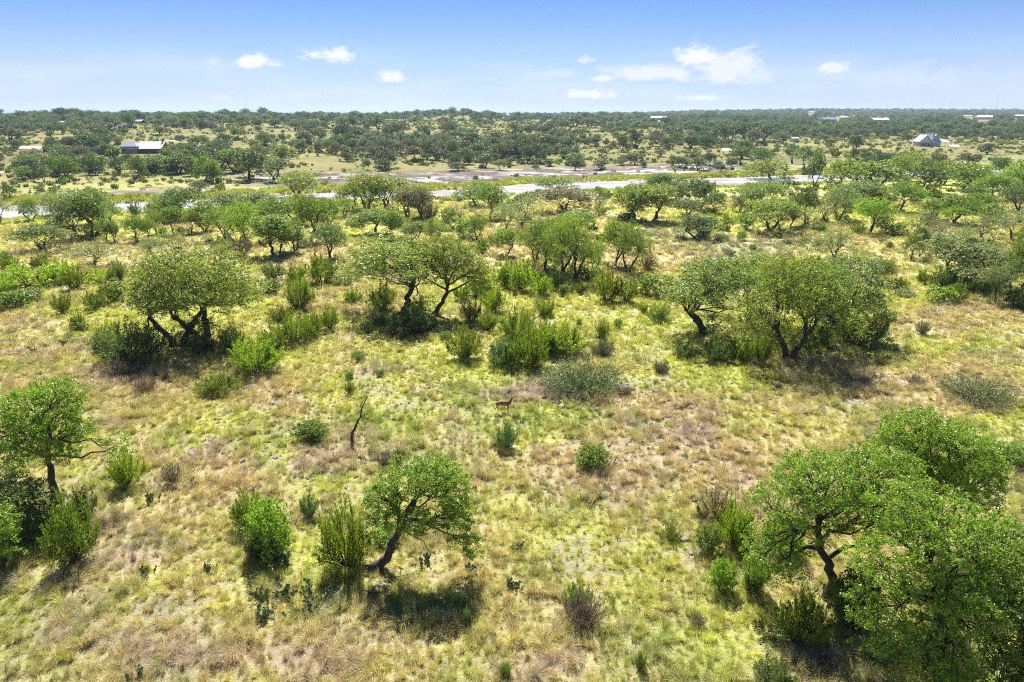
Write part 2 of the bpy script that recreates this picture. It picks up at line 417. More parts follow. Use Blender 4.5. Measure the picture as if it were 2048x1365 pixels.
def leaf_mat(name, inst=False, trans=0.46, rough=0.40, spec=0.38, varh=0.06, varv=0.8, tint=(1, 1, 1)):
    """foliage: takes its base colour from the object (or the instance), varied leaf by leaf"""
    m, t = new_mat(name); L = t.links.new
    if inst:
        a = nd(t, 'ShaderNodeAttribute', attribute_type='INSTANCER'); a.attribute_name = 'col'; base = a.outputs['Color']
    else:
        oi = nd(t, 'ShaderNodeObjectInfo'); base = oi.outputs['Color']
    g = nd(t, 'ShaderNodeNewGeometry'); rp = g.outputs['Random Per Island']
    geo = nd(t, 'ShaderNodeTexCoord')
    nz = nd(t, 'ShaderNodeTexNoise'); nz.inputs['Scale'].default_value = 0.9; nz.inputs['Detail'].default_value = 2; L(g.outputs['Position'], nz.inputs['Vector'])
    hs = nd(t, 'ShaderNodeHueSaturation')
    rn = mathn(t, 'FRACT', mathn(t, 'MULTIPLY', rp, 17.31))
    L(mathn(t, 'ADD', 0.5 - varh / 2, mathn(t, 'MULTIPLY', rn, varh)), hs.inputs['Hue'])
    val = mathn(t, 'ADD', 1 - varv / 2, mathn(t, 'MULTIPLY', rp, varv))
    val = mathn(t, 'MULTIPLY', val, mathn(t, 'ADD', 0.72, mathn(t, 'MULTIPLY', nz.outputs[0], 0.56)))
    L(val, hs.inputs['Value']); L(base, hs.inputs['Color'])
    pr = nd(t, 'ShaderNodeBsdfPrincipled'); pr.inputs['Roughness'].default_value = rough; pr.inputs['Specular IOR Level'].default_value = spec
    L(hs.outputs[0], pr.inputs['Base Color'])
    tr = nd(t, 'ShaderNodeBsdfTranslucent')
    ty = nd(t, 'ShaderNodeMix', data_type='RGBA', blend_type='MULTIPLY'); ty.inputs[0].default_value = 1; L(hs.outputs[0], ty.inputs[6]); ty.inputs[7].default_value = (1.35 * tint[0], 1.45 * tint[1], 0.55 * tint[2], 1)
    L(ty.outputs[2], tr.inputs[0])
    mx = nd(t, 'ShaderNodeMixShader'); mx.inputs[0].default_value = trans
    L(pr.outputs[0], mx.inputs[1]); L(tr.outputs[0], mx.inputs[2])
    out = nd(t, 'ShaderNodeOutputMaterial'); L(mx.outputs[0], out.inputs[0])
    return m

def rough_mat(name, c1, c2, scale=6.0, bump=0.4, rough=0.9, stretch=None, dist=0.03):
    m, t = new_mat(name); L = t.links.new
    tc = nd(t, 'ShaderNodeTexCoord'); mp = nd(t, 'ShaderNodeMapping'); L(tc.outputs['Object'], mp.inputs[0])
    if stretch: mp.inputs['Scale'].default_value = stretch
    nz = nd(t, 'ShaderNodeTexNoise'); nz.inputs['Scale'].default_value = scale; nz.inputs['Detail'].default_value = 5; nz.inputs['Roughness'].default_value = .65; L(mp.outputs[0], nz.inputs['Vector'])
    rp = nd(t, 'ShaderNodeValToRGB'); rp.color_ramp.elements[0].position = .35; rp.color_ramp.elements[1].position = .68
    rp.color_ramp.elements[0].color = (*c1, 1); rp.color_ramp.elements[1].color = (*c2, 1); L(nz.outputs[0], rp.inputs[0])
    pr = nd(t, 'ShaderNodeBsdfPrincipled'); pr.inputs['Roughness'].default_value = rough; pr.inputs['Specular IOR Level'].default_value = .25; L(rp.outputs[0], pr.inputs['Base Color'])
    bp = nd(t, 'ShaderNodeBump'); bp.inputs['Strength'].default_value = bump; bp.inputs['Distance'].default_value = dist; L(nz.outputs[0], bp.inputs['Height']); L(bp.outputs[0], pr.inputs['Normal'])
    out = nd(t, 'ShaderNodeOutputMaterial'); L(pr.outputs[0], out.inputs[0])
    return m

M_LEAF = leaf_mat('oak_leaf')
M_LEAFI = leaf_mat('oak_leaf_far', inst=True)
M_LEAFN = leaf_mat('glossy_oak_leaf', trans=.45, rough=.36, spec=.5, varv=.8)
M_JUN = leaf_mat('juniper_foliage', trans=0.42, rough=.6, spec=.25, varh=.05, varv=.6)
M_TWIGG = leaf_mat('dry_twig', trans=0.1, rough=.85, spec=.15, varh=.02, varv=.7)
M_GRASS = leaf_mat('grass_blade', inst=True, trans=0.36, rough=.6, spec=.22, varh=.035, varv=.6, tint=(.80, .72, 1.35))
M_BARK = rough_mat('oak_bark', (.030, .026, .024), (.115, .098, .085), 5, .9, stretch=(2.2, 2.2, .6))
M_BARKG = rough_mat('grey_wood', (.13, .115, .105), (.33, .30, .285), 6, .8, stretch=(2.5, 2.5, .7))

def ground_mat():
    m, t = new_mat('meadow_ground'); L = t.links.new
    at = nd(t, 'ShaderNodeAttribute'); at.attribute_name = 'col'
    g = nd(t, 'ShaderNodeNewGeometry')
    n1 = nd(t, 'ShaderNodeTexNoise'); n1.inputs['Scale'].default_value = 1.3; n1.inputs['Detail'].default_value = 8; n1.inputs['Roughness'].default_value = .72; L(g.outputs['Position'], n1.inputs['Vector'])
    n2 = nd(t, 'ShaderNodeTexNoise'); n2.inputs['Scale'].default_value = .22; n2.inputs['Detail'].default_value = 5; n2.inputs['Roughness'].default_value = .6; L(g.outputs['Position'], n2.inputs['Vector'])
    n3 = nd(t, 'ShaderNodeTexNoise'); n3.inputs['Scale'].default_value = .65; n3.inputs['Detail'].default_value = 4; L(g.outputs['Position'], n3.inputs['Vector'])
    val = mathn(t, 'ADD', .30, mathn(t, 'MULTIPLY', n1.outputs[0], 1.35))
    val = mathn(t, 'MULTIPLY', val, mathn(t, 'ADD', .62, mathn(t, 'MULTIPLY', n2.outputs[0], .75)))
    hs = nd(t, 'ShaderNodeHueSaturation'); L(val, hs.inputs['Value']); L(at.outputs['Color'], hs.inputs['Color'])
    L(mathn(t, 'ADD', .465, mathn(t, 'MULTIPLY', n3.outputs[0], .07)), hs.inputs['Hue'])
    L(mathn(t, 'ADD', .7, mathn(t, 'MULTIPLY', n3.outputs[0], .6)), hs.inputs['Saturation'])
    pr = nd(t, 'ShaderNodeBsdfPrincipled'); pr.inputs['Roughness'].default_value = .95; pr.inputs['Specular IOR Level'].default_value = .1; L(hs.outputs[0], pr.inputs['Base Color'])
    bp = nd(t, 'ShaderNodeBump'); bp.inputs['Strength'].default_value = .9; bp.inputs['Distance'].default_value = .5; L(n1.outputs[0], bp.inputs['Height']); L(bp.outputs[0], pr.inputs['Normal'])
    out = nd(t, 'ShaderNodeOutputMaterial'); L(pr.outputs[0], out.inputs[0]); return m
M_GROUND = ground_mat()

def water_mat():
    m, t = new_mat('river_water'); L = t.links.new
    g = nd(t, 'ShaderNodeNewGeometry'); mp = nd(t, 'ShaderNodeMapping'); L(g.outputs['Position'], mp.inputs[0]); mp.inputs['Scale'].default_value = (.5, 1.3, 1)
    n1 = nd(t, 'ShaderNodeTexNoise'); n1.inputs['Scale'].default_value = 1.1; n1.inputs['Detail'].default_value = 5; L(mp.outputs[0], n1.inputs['Vector'])
    n2 = nd(t, 'ShaderNodeTexNoise'); n2.inputs['Scale'].default_value = .12; n2.inputs['Detail'].default_value = 4; L(mp.outputs[0], n2.inputs['Vector'])
    rp = nd(t, 'ShaderNodeValToRGB'); rp.color_ramp.elements[0].position = .42; rp.color_ramp.elements[1].position = .6
    rp.color_ramp.elements[0].color = (.42, .38, .36, 1); rp.color_ramp.elements[1].color = (.66, .62, .62, 1); L(n2.outputs[0], rp.inputs[0])
    pr = nd(t, 'ShaderNodeBsdfPrincipled'); pr.inputs['Roughness'].default_value = .22; pr.inputs['IOR'].default_value = 1.33; pr.inputs['Specular IOR Level'].default_value = .8
    L(rp.outputs[0], pr.inputs['Base Color'])
    bp = nd(t, 'ShaderNodeBump'); bp.inputs['Strength'].default_value = .35; bp.inputs['Distance'].default_value = .06; L(n1.outputs[0], bp.inputs['Height']); L(bp.outputs[0], pr.inputs['Normal'])
    out = nd(t, 'ShaderNodeOutputMaterial'); L(pr.outputs[0], out.inputs[0]); return m

# ---------------------------------------------------------------- terrain
def build_terrain():
    ys = np.concatenate([np.linspace(-60, 14, 20)[:-1], np.geomspace(14, 8500, 760)])
    ts = np.linspace(-1, 1, 521)
    Yg, Tg = np.meshgrid(ys, ts, indexing='ij')
    Xg = Tg * (np.maximum(Yg, 0) * 0.98 + 60)
    x = Xg.ravel(); y = Yg.ravel(); z = H(x, y)
    W, rock, u, v, s, q = cover(x, y)
    col = W @ PAL
    nearg = (1 - sst(y, 60, 150))[:, None]
    # thatch and soil showing between the tufts near by
    col = col * (1 - .40 * nearg) + C_SOIL * .40 * nearg
    soil = sst(fbm(x / 3.3, y / 3.3, 83, 4), .64, .76)[:, None] * 0.5
    col = col * (1 - soil) + np.array([.40, .34, .29]) * soil
    pale = sst(fbm(x / 14, y / 3.0, 91, 4), .54, .60)[:, None]
    rk = C_ROCK * (1 - pale) + C_PALE * pale
    dk = sst(fbm(x / 9, y / 2.0, 97, 4), .50, .56)[:, None]
    rk = rk * (1 - dk) + np.array([.17, .145, .14]) * dk
    col = col * (1 - rock[:, None]) + rk * rock[:, None]
    # gravel bed of the river and muddy rim
    bed = sst(q, -1.5, 0.5)[:, None]; mud = (sst(q, -4, -1)[:, None]) * (s < 90)[:, None] * .6
    col = col * (1 - mud) + np.array([.40, .27, .20]) * mud
    col = np.where((s < 120)[:, None], col * (1 - bed) + np.array([.55, .5, .48]) * bed, col)
    # drier, browner ground on the far slopes, darkened too for missing grass shade
    dry = sst(s, 30, 100)[:, None]
    far_c = col * .30 + (np.array([.34, .285, .13]) * .50) * (.40 + 1.2 * fbm(x / 22, y / 22, 171, 4))[:, None]
    col = col * (1 - dry) + far_c * dry
    col = col * (1 - .22 * sst(y, 150, 230))[:, None]  # self-shadowing of grass put into the colour where tufts thin out
    # two-track farm lane
    for (pts, w) in LANES:
        P = ground(*zip(*pts))[:, :2]
        d = np.full(len(x), 1e9)
        for a, b in zip(P[:-1], P[1:]):
            ab = b - a; tt = np.clip(((x - a[0]) * ab[0] + (y - a[1]) * ab[1]) / (ab @ ab), 0, 1)
            d = np.minimum(d, np.hypot(x - a[0] - tt * ab[0], y - a[1] - tt * ab[1]))
        d = d + (fbm(x / 4, y / 4, 7, 3) - .5) * w
        mk = (1 - sst(d, w * .6, w))[:, None]
        col = col * (1 - mk) + np.array([.52, .44, .37]) * mk
    nr, nc = Yg.shape
    i = np.arange(nr - 1)[:, None] * nc; j = np.arange(nc - 1)[None, :]
    f = np.stack([i + j, i + j + 1, i + nc + j + 1, i + nc + j], -1).reshape(-1, 4)
    me = mesh_np('terrain', np.stack([x, y, z], 1), f, mats=[M_GROUND], smooth=True, col=col)
    o = link('terrain', me); tag(o, kind='structure')
LANES = [([(1330, 398), (1400, 391), (1440, 387), (1500, 381), (1560, 377)], 1.6), ([(1120, 425), (1190, 430), (1250, 436), (1310, 446)], 1.5), ([(0, 345), (40, 325), (90, 312)], 3), ([(335, 281), (380, 284), (420, 290)], 3)]
build_terrain()
wm = mesh_np('river', [(-420, 40, -1.8), (520, 40 + 344, -1.8), (470, 470, -1.8), (-470, 150, -1.8)], np.array([[0, 1, 2, 3]]), mats=[water_mat()])
tag(link('river', wm), kind='structure')

# ---------------------------------------------------------------- instancer for ground cover and the far woods
def instancer(name, protos, pts, idx, rot, scl, col, label):
    pc = bpy.data.collections.new(name + '_kinds')
    for k, me in enumerate(protos):
        po = bpy.data.objects.new('%s_%02d' % (name + '_kind', k), me); pc.objects.link(po)
    me = bpy.data.meshes.new(name); n = len(pts)
    me.vertices.add(n); me.vertices.foreach_set('co', np.asarray(pts, np.float32).ravel())
    def fa(nm, typ, arr, key='value'):
        a = me.attributes.new(nm, typ, 'POINT'); a.data.foreach_set(key, np.ascontiguousarray(arr).ravel())
    fa('idx', 'INT', np.asarray(idx, np.int32)); fa('rot', 'FLOAT_VECTOR', np.asarray(rot, np.float32), 'vector'); fa('scl', 'FLOAT_VECTOR', np.asarray(scl, np.float32), 'vector')
    c4 = np.ones((n, 4), np.float32); c4[:, :3] = col; fa('col', 'FLOAT_COLOR', c4, 'color')
    o = link(name, me)
    ng = bpy.data.node_groups.new(name, 'GeometryNodeTree')
    ng.interface.new_socket('Geometry', in_out='INPUT', socket_type='NodeSocketGeometry'); ng.interface.new_socket('Geometry', in_out='OUTPUT', socket_type='NodeSocketGeometry')
    gi = ng.nodes.new('NodeGroupInput'); go = ng.nodes.new('NodeGroupOutput')
    ip = ng.nodes.new('GeometryNodeInstanceOnPoints'); ci = ng.nodes.new('GeometryNodeCollectionInfo')
    ci.inputs['Collection'].default_value = pc; ci.inputs['Separate Children'].default_value = True; ci.inputs['Reset Children'].default_value = True
    def na(nm, dt):
        a = ng.nodes.new('GeometryNodeInputNamedAttribute'); a.data_type = dt; a.inputs[0].default_value = nm
        return [s for s in a.outputs if s.enabled and s.name == 'Attribute'][0]
    l = ng.links.new
    l(gi.outputs[0], ip.inputs['Points']); l(ci.outputs[0], ip.inputs['Instance']); ip.inputs['Pick Instance'].default_value = True
    l(na('idx', 'INT'), ip.inputs['Instance Index']); l(na('rot', 'FLOAT_VECTOR'), ip.inputs['Rotation']); l(na('scl', 'FLOAT_VECTOR'), ip.inputs['Scale'])
    l(ip.outputs[0], go.inputs[0])
    md = o.modifiers.new('scatter', 'NODES'); md.node_group = ng
    tag(o, label, None, None, 'stuff')
    return o

def tuft_mesh(name, rng, blades, length, width, spread=.5, lean=0.5, seg=3, base=.10, mat=M_GRASS, side=0.0):
    n = blades
    ang = rng.uniform(0, 2 * math.pi, n); r0 = base * np.sqrt(rng.random(n))
    L = length * rng.uniform(.55, 1.1, n); sp = lean * rng.uniform(.25, 1.25, n)
    dirx = np.cos(ang) + side; diry = np.sin(ang)
    nn = np.hypot(dirx, diry) + 1e-6; dirx /= nn; diry /= nn
    px = -diry; py = dirx
    tw = rng.uniform(-.9, .9, n); px, py = px * np.cos(tw) + dirx * np.sin(tw), py * np.cos(tw) + diry * np.sin(tw)
    V = []
    for k in range(seg + 1):
        t = k / seg
        out = r0 + L * sp * t ** 1.7
        h = L * (t - .45 * sp * t ** 2.2)
        c = np.stack([np.cos(ang) * r0 + dirx * (out - r0), np.sin(ang) * r0 + diry * (out - r0), h], 1)
        w = width * (1 - t) ** .7 * .5 if k < seg else 0.0
        pw = np.stack([px, py, np.zeros(n)], 1) * max(w, width * .06)
        V += [c - pw, c + pw]
    V = np.stack(V, 1).reshape(-1, 3)       # per blade: 2*(seg+1) verts
    b = np.arange(n)[:, None] * (2 * (seg + 1)); k = np.arange(seg)[None, :] * 2
    f = np.stack([b + k, b + k + 1, b + k + 3, b + k + 2], -1).reshape(-1, 4)
    return mesh_np(name, V, f, mats=[mat])

def forb_mesh(name, rng, n, h, leaf, mat):
    c = np.stack([rng.normal(0, h * .4, n), rng.normal(0, h * .4, n), h * rng.uniform(.15, .8, n)], 1)
    v, f = leaves(c, np.full(n, h * .35), 10, leaf, rng)
    v[:, 2] = np.abs(v[:, 2])
    return mesh_np(name, v, f, mats=[mat])

GEXTRA = 1.0
def build_grass():
    rng = np.random.default_rng(5)
    near = [tuft_mesh('tuft_a', rng, 70, .62, .020, lean=.55, base=.13), tuft_mesh('tuft_b', rng, 60, .80, .020, lean=.75, base=.12), tuft_mesh('tuft_c', rng, 70, .45, .022, lean=.9, base=.22),
            tuft_mesh('tuft_d', rng, 60, .95, .018, lean=.85, base=.14, side=1.2), tuft_mesh('tuft_e', rng, 50, .34, .022, lean=.6, base=.25), forb_mesh('forb_a', rng, 9, .30, .05, M_GRASS)]
    mid = [tuft_mesh('tuft_f', rng, 40, .55, .045, lean=.7, base=.25, seg=2), tuft_mesh('tuft_g', rng, 36, .42, .05, lean=.95, base=.35, seg=2), tuft_mesh('tuft_h', rng, 36, .7, .04, lean=.8, base=.2, seg=2, side=1.0), forb_mesh('forb_b', rng, 7, .4, .11, M_GRASS)]
    protos = near + mid
    P, I, RO, S, CL = [], [], [], [], []
    for (y0, y1, dens, lo, hi, sc) in ((16, 34, 17, 0, 6, .80), (34, 60, 11, 0, 6, .92), (60, 100, 5.0, 6, 10, 1.15), (100, 185, 1.5, 6, 10, 1.5)):
        A = 0.86 * (y1 ** 2 - y0 ** 2) + 12 * (y1 - y0)
        n = int(A * dens * GEXTRA)
        y = np.sqrt(rng.uniform(y0 ** 2, y1 ** 2, n)); x = rng.uniform(-1, 1, n) * (0.86 * y + 6)
        W, rock, u, v, s, q = cover(x, y)
        ok = (rock < .3) & (q < -1.5) & (u > -260) & (u < 2310)
        bare = fbm(x / 3.3, y / 3.3, 83, 4); ok &= rng.random(n) < np.where(bare > .68, .4, 1.0)
        lanes = np.ones(n, bool)
        x, y, W = x[ok], y[ok], W[ok]; n = len(x)
        # every tuft is mostly one kind of plant
        cw = np.cumsum(W ** 1.3 / (W ** 1.3).sum(1, keepdims=True), 1); kd = (rng.random(n)[:, None] > cw).sum(1).clip(0, 4)
        col = PAL[kd] * .52 + (W @ PAL) * .48
        col = col * rng.uniform(.70, 1.30, (n, 1)) * np.array([1, 1, 1]) + rng.normal(0, .012, (n, 3))
        idx = rng.integers(lo, hi, n)
        if lo == 0:
            idx = np.where((kd == 3) & (rng.random(n) < .5), 3, idx)
            idx = np.where((kd == 2) & (rng.random(n) < .3), 1, idx)
            idx = np.where((idx == 5) & (kd != 1) & (kd != 4) & (rng.random(n) < .5), 4, idx); idx = np.where((idx == 2) & (rng.random(n) < .4), 4, idx)
        cl = fbm(x / 1.1, y / 1.1, 101, 2)
        s_ = sc * rng.uniform(.45, 1.15, n) * (.45 + 1.0 * cl) * np.where(kd == 0, .82, 1.0)
        sz = s_ * rng.uniform(.75, 1.15, n)
        P.append(np.stack([x, y, H(x, y) - .02], 1)); I.append(idx); S.append(np.stack([s_, s_, sz], 1)); CL.append(np.clip(col, .01, 1))
        RO.append(np.stack([rng.normal(0, .12, n), rng.normal(0, .12, n), rng.uniform(0, 6.28, n)], 1))
    instancer('grass', protos, np.concatenate(P), np.concatenate(I), np.concatenate(RO), np.concatenate(S), np.concatenate(CL), 'mixed green, straw and brown bunch grass covering the open meadow')
build_grass()

def build_stones():
    rng = np.random.default_rng(77); V, Q = [], []; base = 0
    areas = [(1400, 930, 190, 90, 130), (1250, 790, 90, 30, 30), (880, 765, 80, 22, 50), (430, 880, 140, 60, 60), (640, 980, 120, 60, 30), (1850, 640, 90, 20, 14), (1200, 780, 40, 14, 25), (1270, 835, 120, 30, 50), (1620, 570, 60, 10, 15), (780, 1165, 70, 30, 26), (710, 790, 120, 30, 26), (2000, 1010, 60, 50, 14), (1180, 590, 70, 6, 24), (290, 740, 60, 10, 14), (790, 660, 40, 8, 10), (1100, 930, 400, 200, 60), (1700, 720, 300, 60, 40)]
    cv = []
    for (cu, cvv, ru, rv, n) in areas:
        cv.append(np.stack([rng.normal(cu, ru * .6, n), rng.normal(cvv, rv * .6, n)], 1))
    uv = np.concatenate(cv); uv = uv[(uv[:, 0] > 0) & (uv[:, 0] < 2048) & (uv[:, 1] > 540) & (uv[:, 1] < 1365)]
    g = ground(uv[:, 0], uv[:, 1])
    for p in g:
        s = rng.uniform(.08, .26) * (1 if rng.random() < .9 else 1.8); k = 7
        a = np.sort(rng.uniform(0, 6.28, k)); r = s * rng.uniform(.6, 1.1, k); h = s * rng.uniform(.25, .5)
        bot = np.stack([np.cos(a) * r, np.sin(a) * r, np.full(k, -.1)], 1); top = bot * [.8, .8, 0] + [0, 0, h] + rng.normal(0, .12 * s, (k, 3)); cap = top.mean(0, keepdims=True) + [[0, 0, .04]]
        v = np.concatenate([bot, top, cap]) + p
        j = np.arange(k); kk = (j + 1) % k
        V.append(v); Q.append((np.stack([j, kk, k + kk, k + j], 1) + base, np.stack([k + j, k + kk, np.full(k, 2 * k)], 1) + base)); base += 2 * k + 1
    me = mesh_np('gravel', np.concatenate(V), [np.concatenate([a for a, b in Q]), np.concatenate([b for a, b in Q])], mats=[rough_mat('limestone', (.20, .185, .17), (.42, .395, .37), 3, .5)])
    tag(link('gravel', me), 'loose grey limestone pieces lying in the meadow grass', None, None, 'stuff')
build_stones()

# ---------------------------------------------------------------- plant prototypes
def oak_lobes(rng, w=8.0, h=6.5, style='dome'):
    L = []
    if style == 'upright': n, rz, zc = 6, 1.55, .60
    elif style == 'flat': n, rz, zc = 8, .95, .68
    else: n, rz, zc = 8, 1.25, .62
    n += 4; ex = rng.uniform(.78, 1.0); ea = rng.uniform(0, 6.28); off = rng.normal(0, w * .05, 2)
    for i in range(n):
        a = 2 * math.pi * i / n + rng.normal(0, .55); r = w * rng.uniform(.10, .37) * (ex if abs(math.sin(a - ea)) > .7 else 1)
        zz = h * (zc + .18 * (1 - r / (.25 * w)) + rng.uniform(-.13, .12)); k = rng.uniform(.45, 1.15)
        L.append((math.cos(a) * r + off[0], math.sin(a) * r + off[1], zz, w * .175 * k, w * .175 * k * rng.uniform(.8, 1.2), rz * .80 * k))
    if rng.random() < .55:
        for _ in range(3): L.append((rng.normal(0, w * .09), rng.normal(0, w * .09), h * rng.uniform(.08, .16), w * .08, w * .08, h * .10))
    for i in range(2): L.append((rng.normal(0, w * .08), rng.normal(0, w * .08), h * .78, w * .2, w * .2, h * .18))
    for _ in range(int(rng.integers(0, 3))):
        a = rng.uniform(0, 6.28); r = rng.uniform(.32, .44); L.append((math.cos(a) * w * r, math.sin(a) * w * r, h * rng.uniform(.28, .42), w * rng.uniform(.09, .15), w * .12, h * rng.uniform(.10, .17)))
    return L

def oak_trunks(rng, h=6.5, n=1, lean=.6):
    T = []
    for i in range(n):
        a = rng.uniform(0, 6.28); b = a + rng.normal(0, .5); l = lean * rng.uniform(.4, 1.3)
        s = .25 * (n > 1)
        p0 = np.array([math.cos(a) * s, math.sin(a) * s, 0]); p1 = p0 + [math.cos(b) * l * .35, math.sin(b) * l * .35, h * .11]
        p2 = p1 + [math.cos(b + .5) * l * .5, math.sin(b + .5) * l * .5, h * .10]; p3 = p2 + [math.cos(b) * l * .6, math.sin(b) * l * .6, h * .11]
        T.append([p0, p1, p2, p3])
    return T

def proto_set(tagn, count, tips, per, leaf, puff, seed, sides=5, styles=('dome', 'upright', 'flat'), merged=False, keep=1.0, r0=.21):
    out = []
    for i in range(count):
        rng = np.random.default_rng(seed + i)
        st = styles[i % len(styles)]
        w = 7.2 if st == 'upright' else 8.4; h = 7.0 if st == 'upright' else 6.2
        A, B = make_tree('%s_%d' % (tagn, i), rng, oak_lobes(rng, w, h, st), oak_trunks(rng, h, int(rng.integers(1, 3)), .9), r0, tips, per, leaf, puff, sides=sides, keep=keep)
        v = np.empty(len(B.vertices) * 3, np.float32); B.vertices.foreach_get('co', v); v = v.reshape(-1, 3)
        wid = np.percentile(v[:, 0], 99) - np.percentile(v[:, 0], 1) + np.percentile(v[:, 1], 99) - np.percentile(v[:, 1], 1)
        top = np.percentile(v[:, 2], 99.5)
        if merged:
            A = merge_meshes('%s_%d' % (tagn, i), A, B); A.materials.append(M_BARK); A.materials.append(M_LEAF); out.append((A, None, wid / 2, top))
        else:
            A.materials.append(M_BARK); B.materials.append(M_LEAF); out.append((A, B, wid / 2, top))
    return out

OAK_A = proto_set('oak_a', 9, 150, 105, .13, .56, 100)
OAK_B = proto_set('oak_b', 10, 130, 66, .21, .66, 200, sides=4)
OAK_C = proto_set('oak_c', 10, 80, 34, .38, .80, 300, sides=3, merged=True, r0=.25)
SPARSE_A = proto_set('sparse_a', 3, 150, 42, .12, .55, 400, styles=('flat', 'dome'))
SPARSE_B = proto_set('sparse_b', 3, 120, 26, .20, .60, 450, sides=4, styles=('flat', 'dome'))

def juniper(name, rng, h=2.6, w=2.2, plumes=70, per=60, leaf=.13, shape=1.0, mat=None, lowfill=.25, aspect=.26, thin=.06, scatterv=.45):
    """many ascending feathery sprays"""
    V, Q = [], []; LV = []
    n = plumes
    ang = rng.uniform(0, 6.28, n); rr = np.sqrt(rng.random(n)); 
    topz = h * (1 - shape * .55 * rr ** 1.6) * rng.uniform(.55, 1.15, n)
    out = w * .5 * rr
    for i in range(n):
        b = np.array([math.cos(ang[i]) * out[i] * .12, math.sin(ang[i]) * out[i] * .12, .02 * h])
        e = np.array([math.cos(ang[i]) * out[i], math.sin(ang[i]) * out[i], topz[i]])
        m = b * .5 + e * .5 + np.array([math.cos(ang[i]), math.sin(ang[i]), 0]) * out[i] * .28 - np.array([0, 0, topz[i] * .06])
        t = np.linspace(0, 1, 5)[:, None]
        path = (1 - t) ** 2 * b + 2 * t * (1 - t) * m + t ** 2 * e
        path[1:-1] += rng.normal(0, .03 * h, path[1:-1].shape)
        if i % 2 == 0: tube(path, np.linspace(.028, .006, 5) * h / 2.6, 3, V, Q)
        tt = lowfill + (1 - lowfill) * rng.random(per) ** .75
        k = np.minimum((tt * 4).astype(int), 3); fr = (tt * 4 - k)[:, None]
        c = path[k] * (1 - fr) + path[k + 1] * fr
        wd = thin * h * (1.15 - tt)[:, None] ** 1.2 + .006 * h
        d = rng.normal(0, 1, (per, 3)); 
        c = c + d * wd
        ax = (path[k + 1] - path[k]); ax /= np.linalg.norm(ax, axis=1, keepdims=True) + 1e-9
        ax = ax + d * scatterv + [0, 0, .35]; ax /= np.linalg.norm(ax, axis=1, keepdims=True)
        nr = rng.normal(0, 1, (per, 3)); bb = np.cross(ax, nr); bb /= np.linalg.norm(bb, axis=1, keepdims=True) + 1e-9
        s = leaf * rng.uniform(.7, 1.4, (per, 1))
        LV.append(np.stack([c - ax * s * .5, c + bb * s * aspect * .5, c + ax * s * .5, c - bb * s * aspect * .5], 1).reshape(-1, 3))
    lv = np.concatenate(LV); lv[:, 2] = np.maximum(lv[:, 2], .0)
    A = mesh_np(name + '_stems', np.concatenate(V), [np.concatenate(Q)], mats=[M_BARK], smooth=True)
    B = mesh_np(name + '_leaf', lv, np.arange(len(lv)).reshape(-1, 4), mats=[mat or M_JUN])
    return (A, B, w, h)

def mound(name, rng, h=1.5, w=2.0, tips=60, per=110, leaf=.09, puff=.32, mat=None, keepbark=M_BARK):
    lob = [(rng.normal(0, w * .14), rng.normal(0, w * .14), h * rng.uniform(.42, .6), w * .30, w * .30, h * .40) for _ in range(5)]
    A, B = make_tree(name, rng, lob, [[(0, 0, 0), (.05, 0, h * .12), (0, .05, h * .25)], [(.1, .1, 0), (.2, .1, h * .15), (.3, .15, h * .28)]], .035 * h, tips, per, leaf, puff * w / 2, sides=3)
    A.materials.append(keepbark); B.materials.append(mat or M_LEAF)
    v = np.empty(len(B.vertices) * 3, np.float32); B.vertices.foreach_get('co', v); v = v.reshape(-1, 3); v[:, 2] = np.abs(v[:, 2]); B.vertices.foreach_set('co', v.ravel()); 
    return (A, B, w, h)

JUN_A = [juniper('jun_a%d' % i, np.random.default_rng(500 + i), 2.6, 2.4, 70, 110, .115, [.9, 1.15, .6, 1.0][i]) for i in range(4)]
JUN_B = [juniper('jun_b%d' % i, np.random.default_rng(520 + i), 2.6, 2.5, 44, 52, .19, [.9, 1.15, .6][i], aspect=.34) for i in range(3)]
JUN_C = [juniper('jun_c%d' % i, np.random.default_rng(540 + i), 2.6, 2.6, 26, 14, .50, .8, aspect=.5) for i in range(3)]
MND_A = [mound('mound_a%d' % i, np.random.default_rng(560 + i)) for i in range(3)]
MND_B = [mound('mound_b%d' % i, np.random.default_rng(580 + i), tips=40, per=40, leaf=.17) for i in range(3)]
BRUSH = [juniper('brush%d' % i, np.random.default_rng(600 + i), 1.7, 3.6, 190, 55, .085, .9, mat=M_TWIGG, lowfill=.1, aspect=.30, thin=.13, scatterv=1.2) for i in range(2)]
DEADB = [juniper('deadbrush%d' % i, np.random.default_rng(620 + i), 1.2, 1.4, 110, 16, .16, .6, mat=M_TWIGG, lowfill=.1, aspect=.09, thin=.05, scatterv=.35) for i in range(2)]

# ---------------------------------------------------------------- placing by kind
TONES = {  # base colours of foliage (real-world reflectance)
    'olive': (.250, .300, .065), 'green': (.200, .275, .062), 'bright': (.235, .345, .052), 'grey': (.215, .265, .130), 'dark': (.125, .180, .064),
    'yellow': (.27, .33, .060), 'jun': (.180, .235, .035), 'junb': (.25, .335, .040), 'lime': (.30, .41, .060), 'brown': (.29, .235, .20), 'greyb': (.215, .210, .150), 'teal': (.110, .185, .090)}
TONEWORD = {'olive': 'olive-green', 'green': 'mid-green', 'bright': 'fresh green', 'grey': 'grey-green', 'dark': 'dark green', 'yellow': 'yellow-green', 'jun': 'olive', 'junb': 'bright yellow-green', 'lime': 'lime-green', 'brown': 'brown', 'greyb': 'grey-brown', 'teal': 'blue-green'}
ITEMS = []     # things waiting for a label: dict(obj,u,v,noun,tone,dist)
prng = np.random.default_rng(2024)

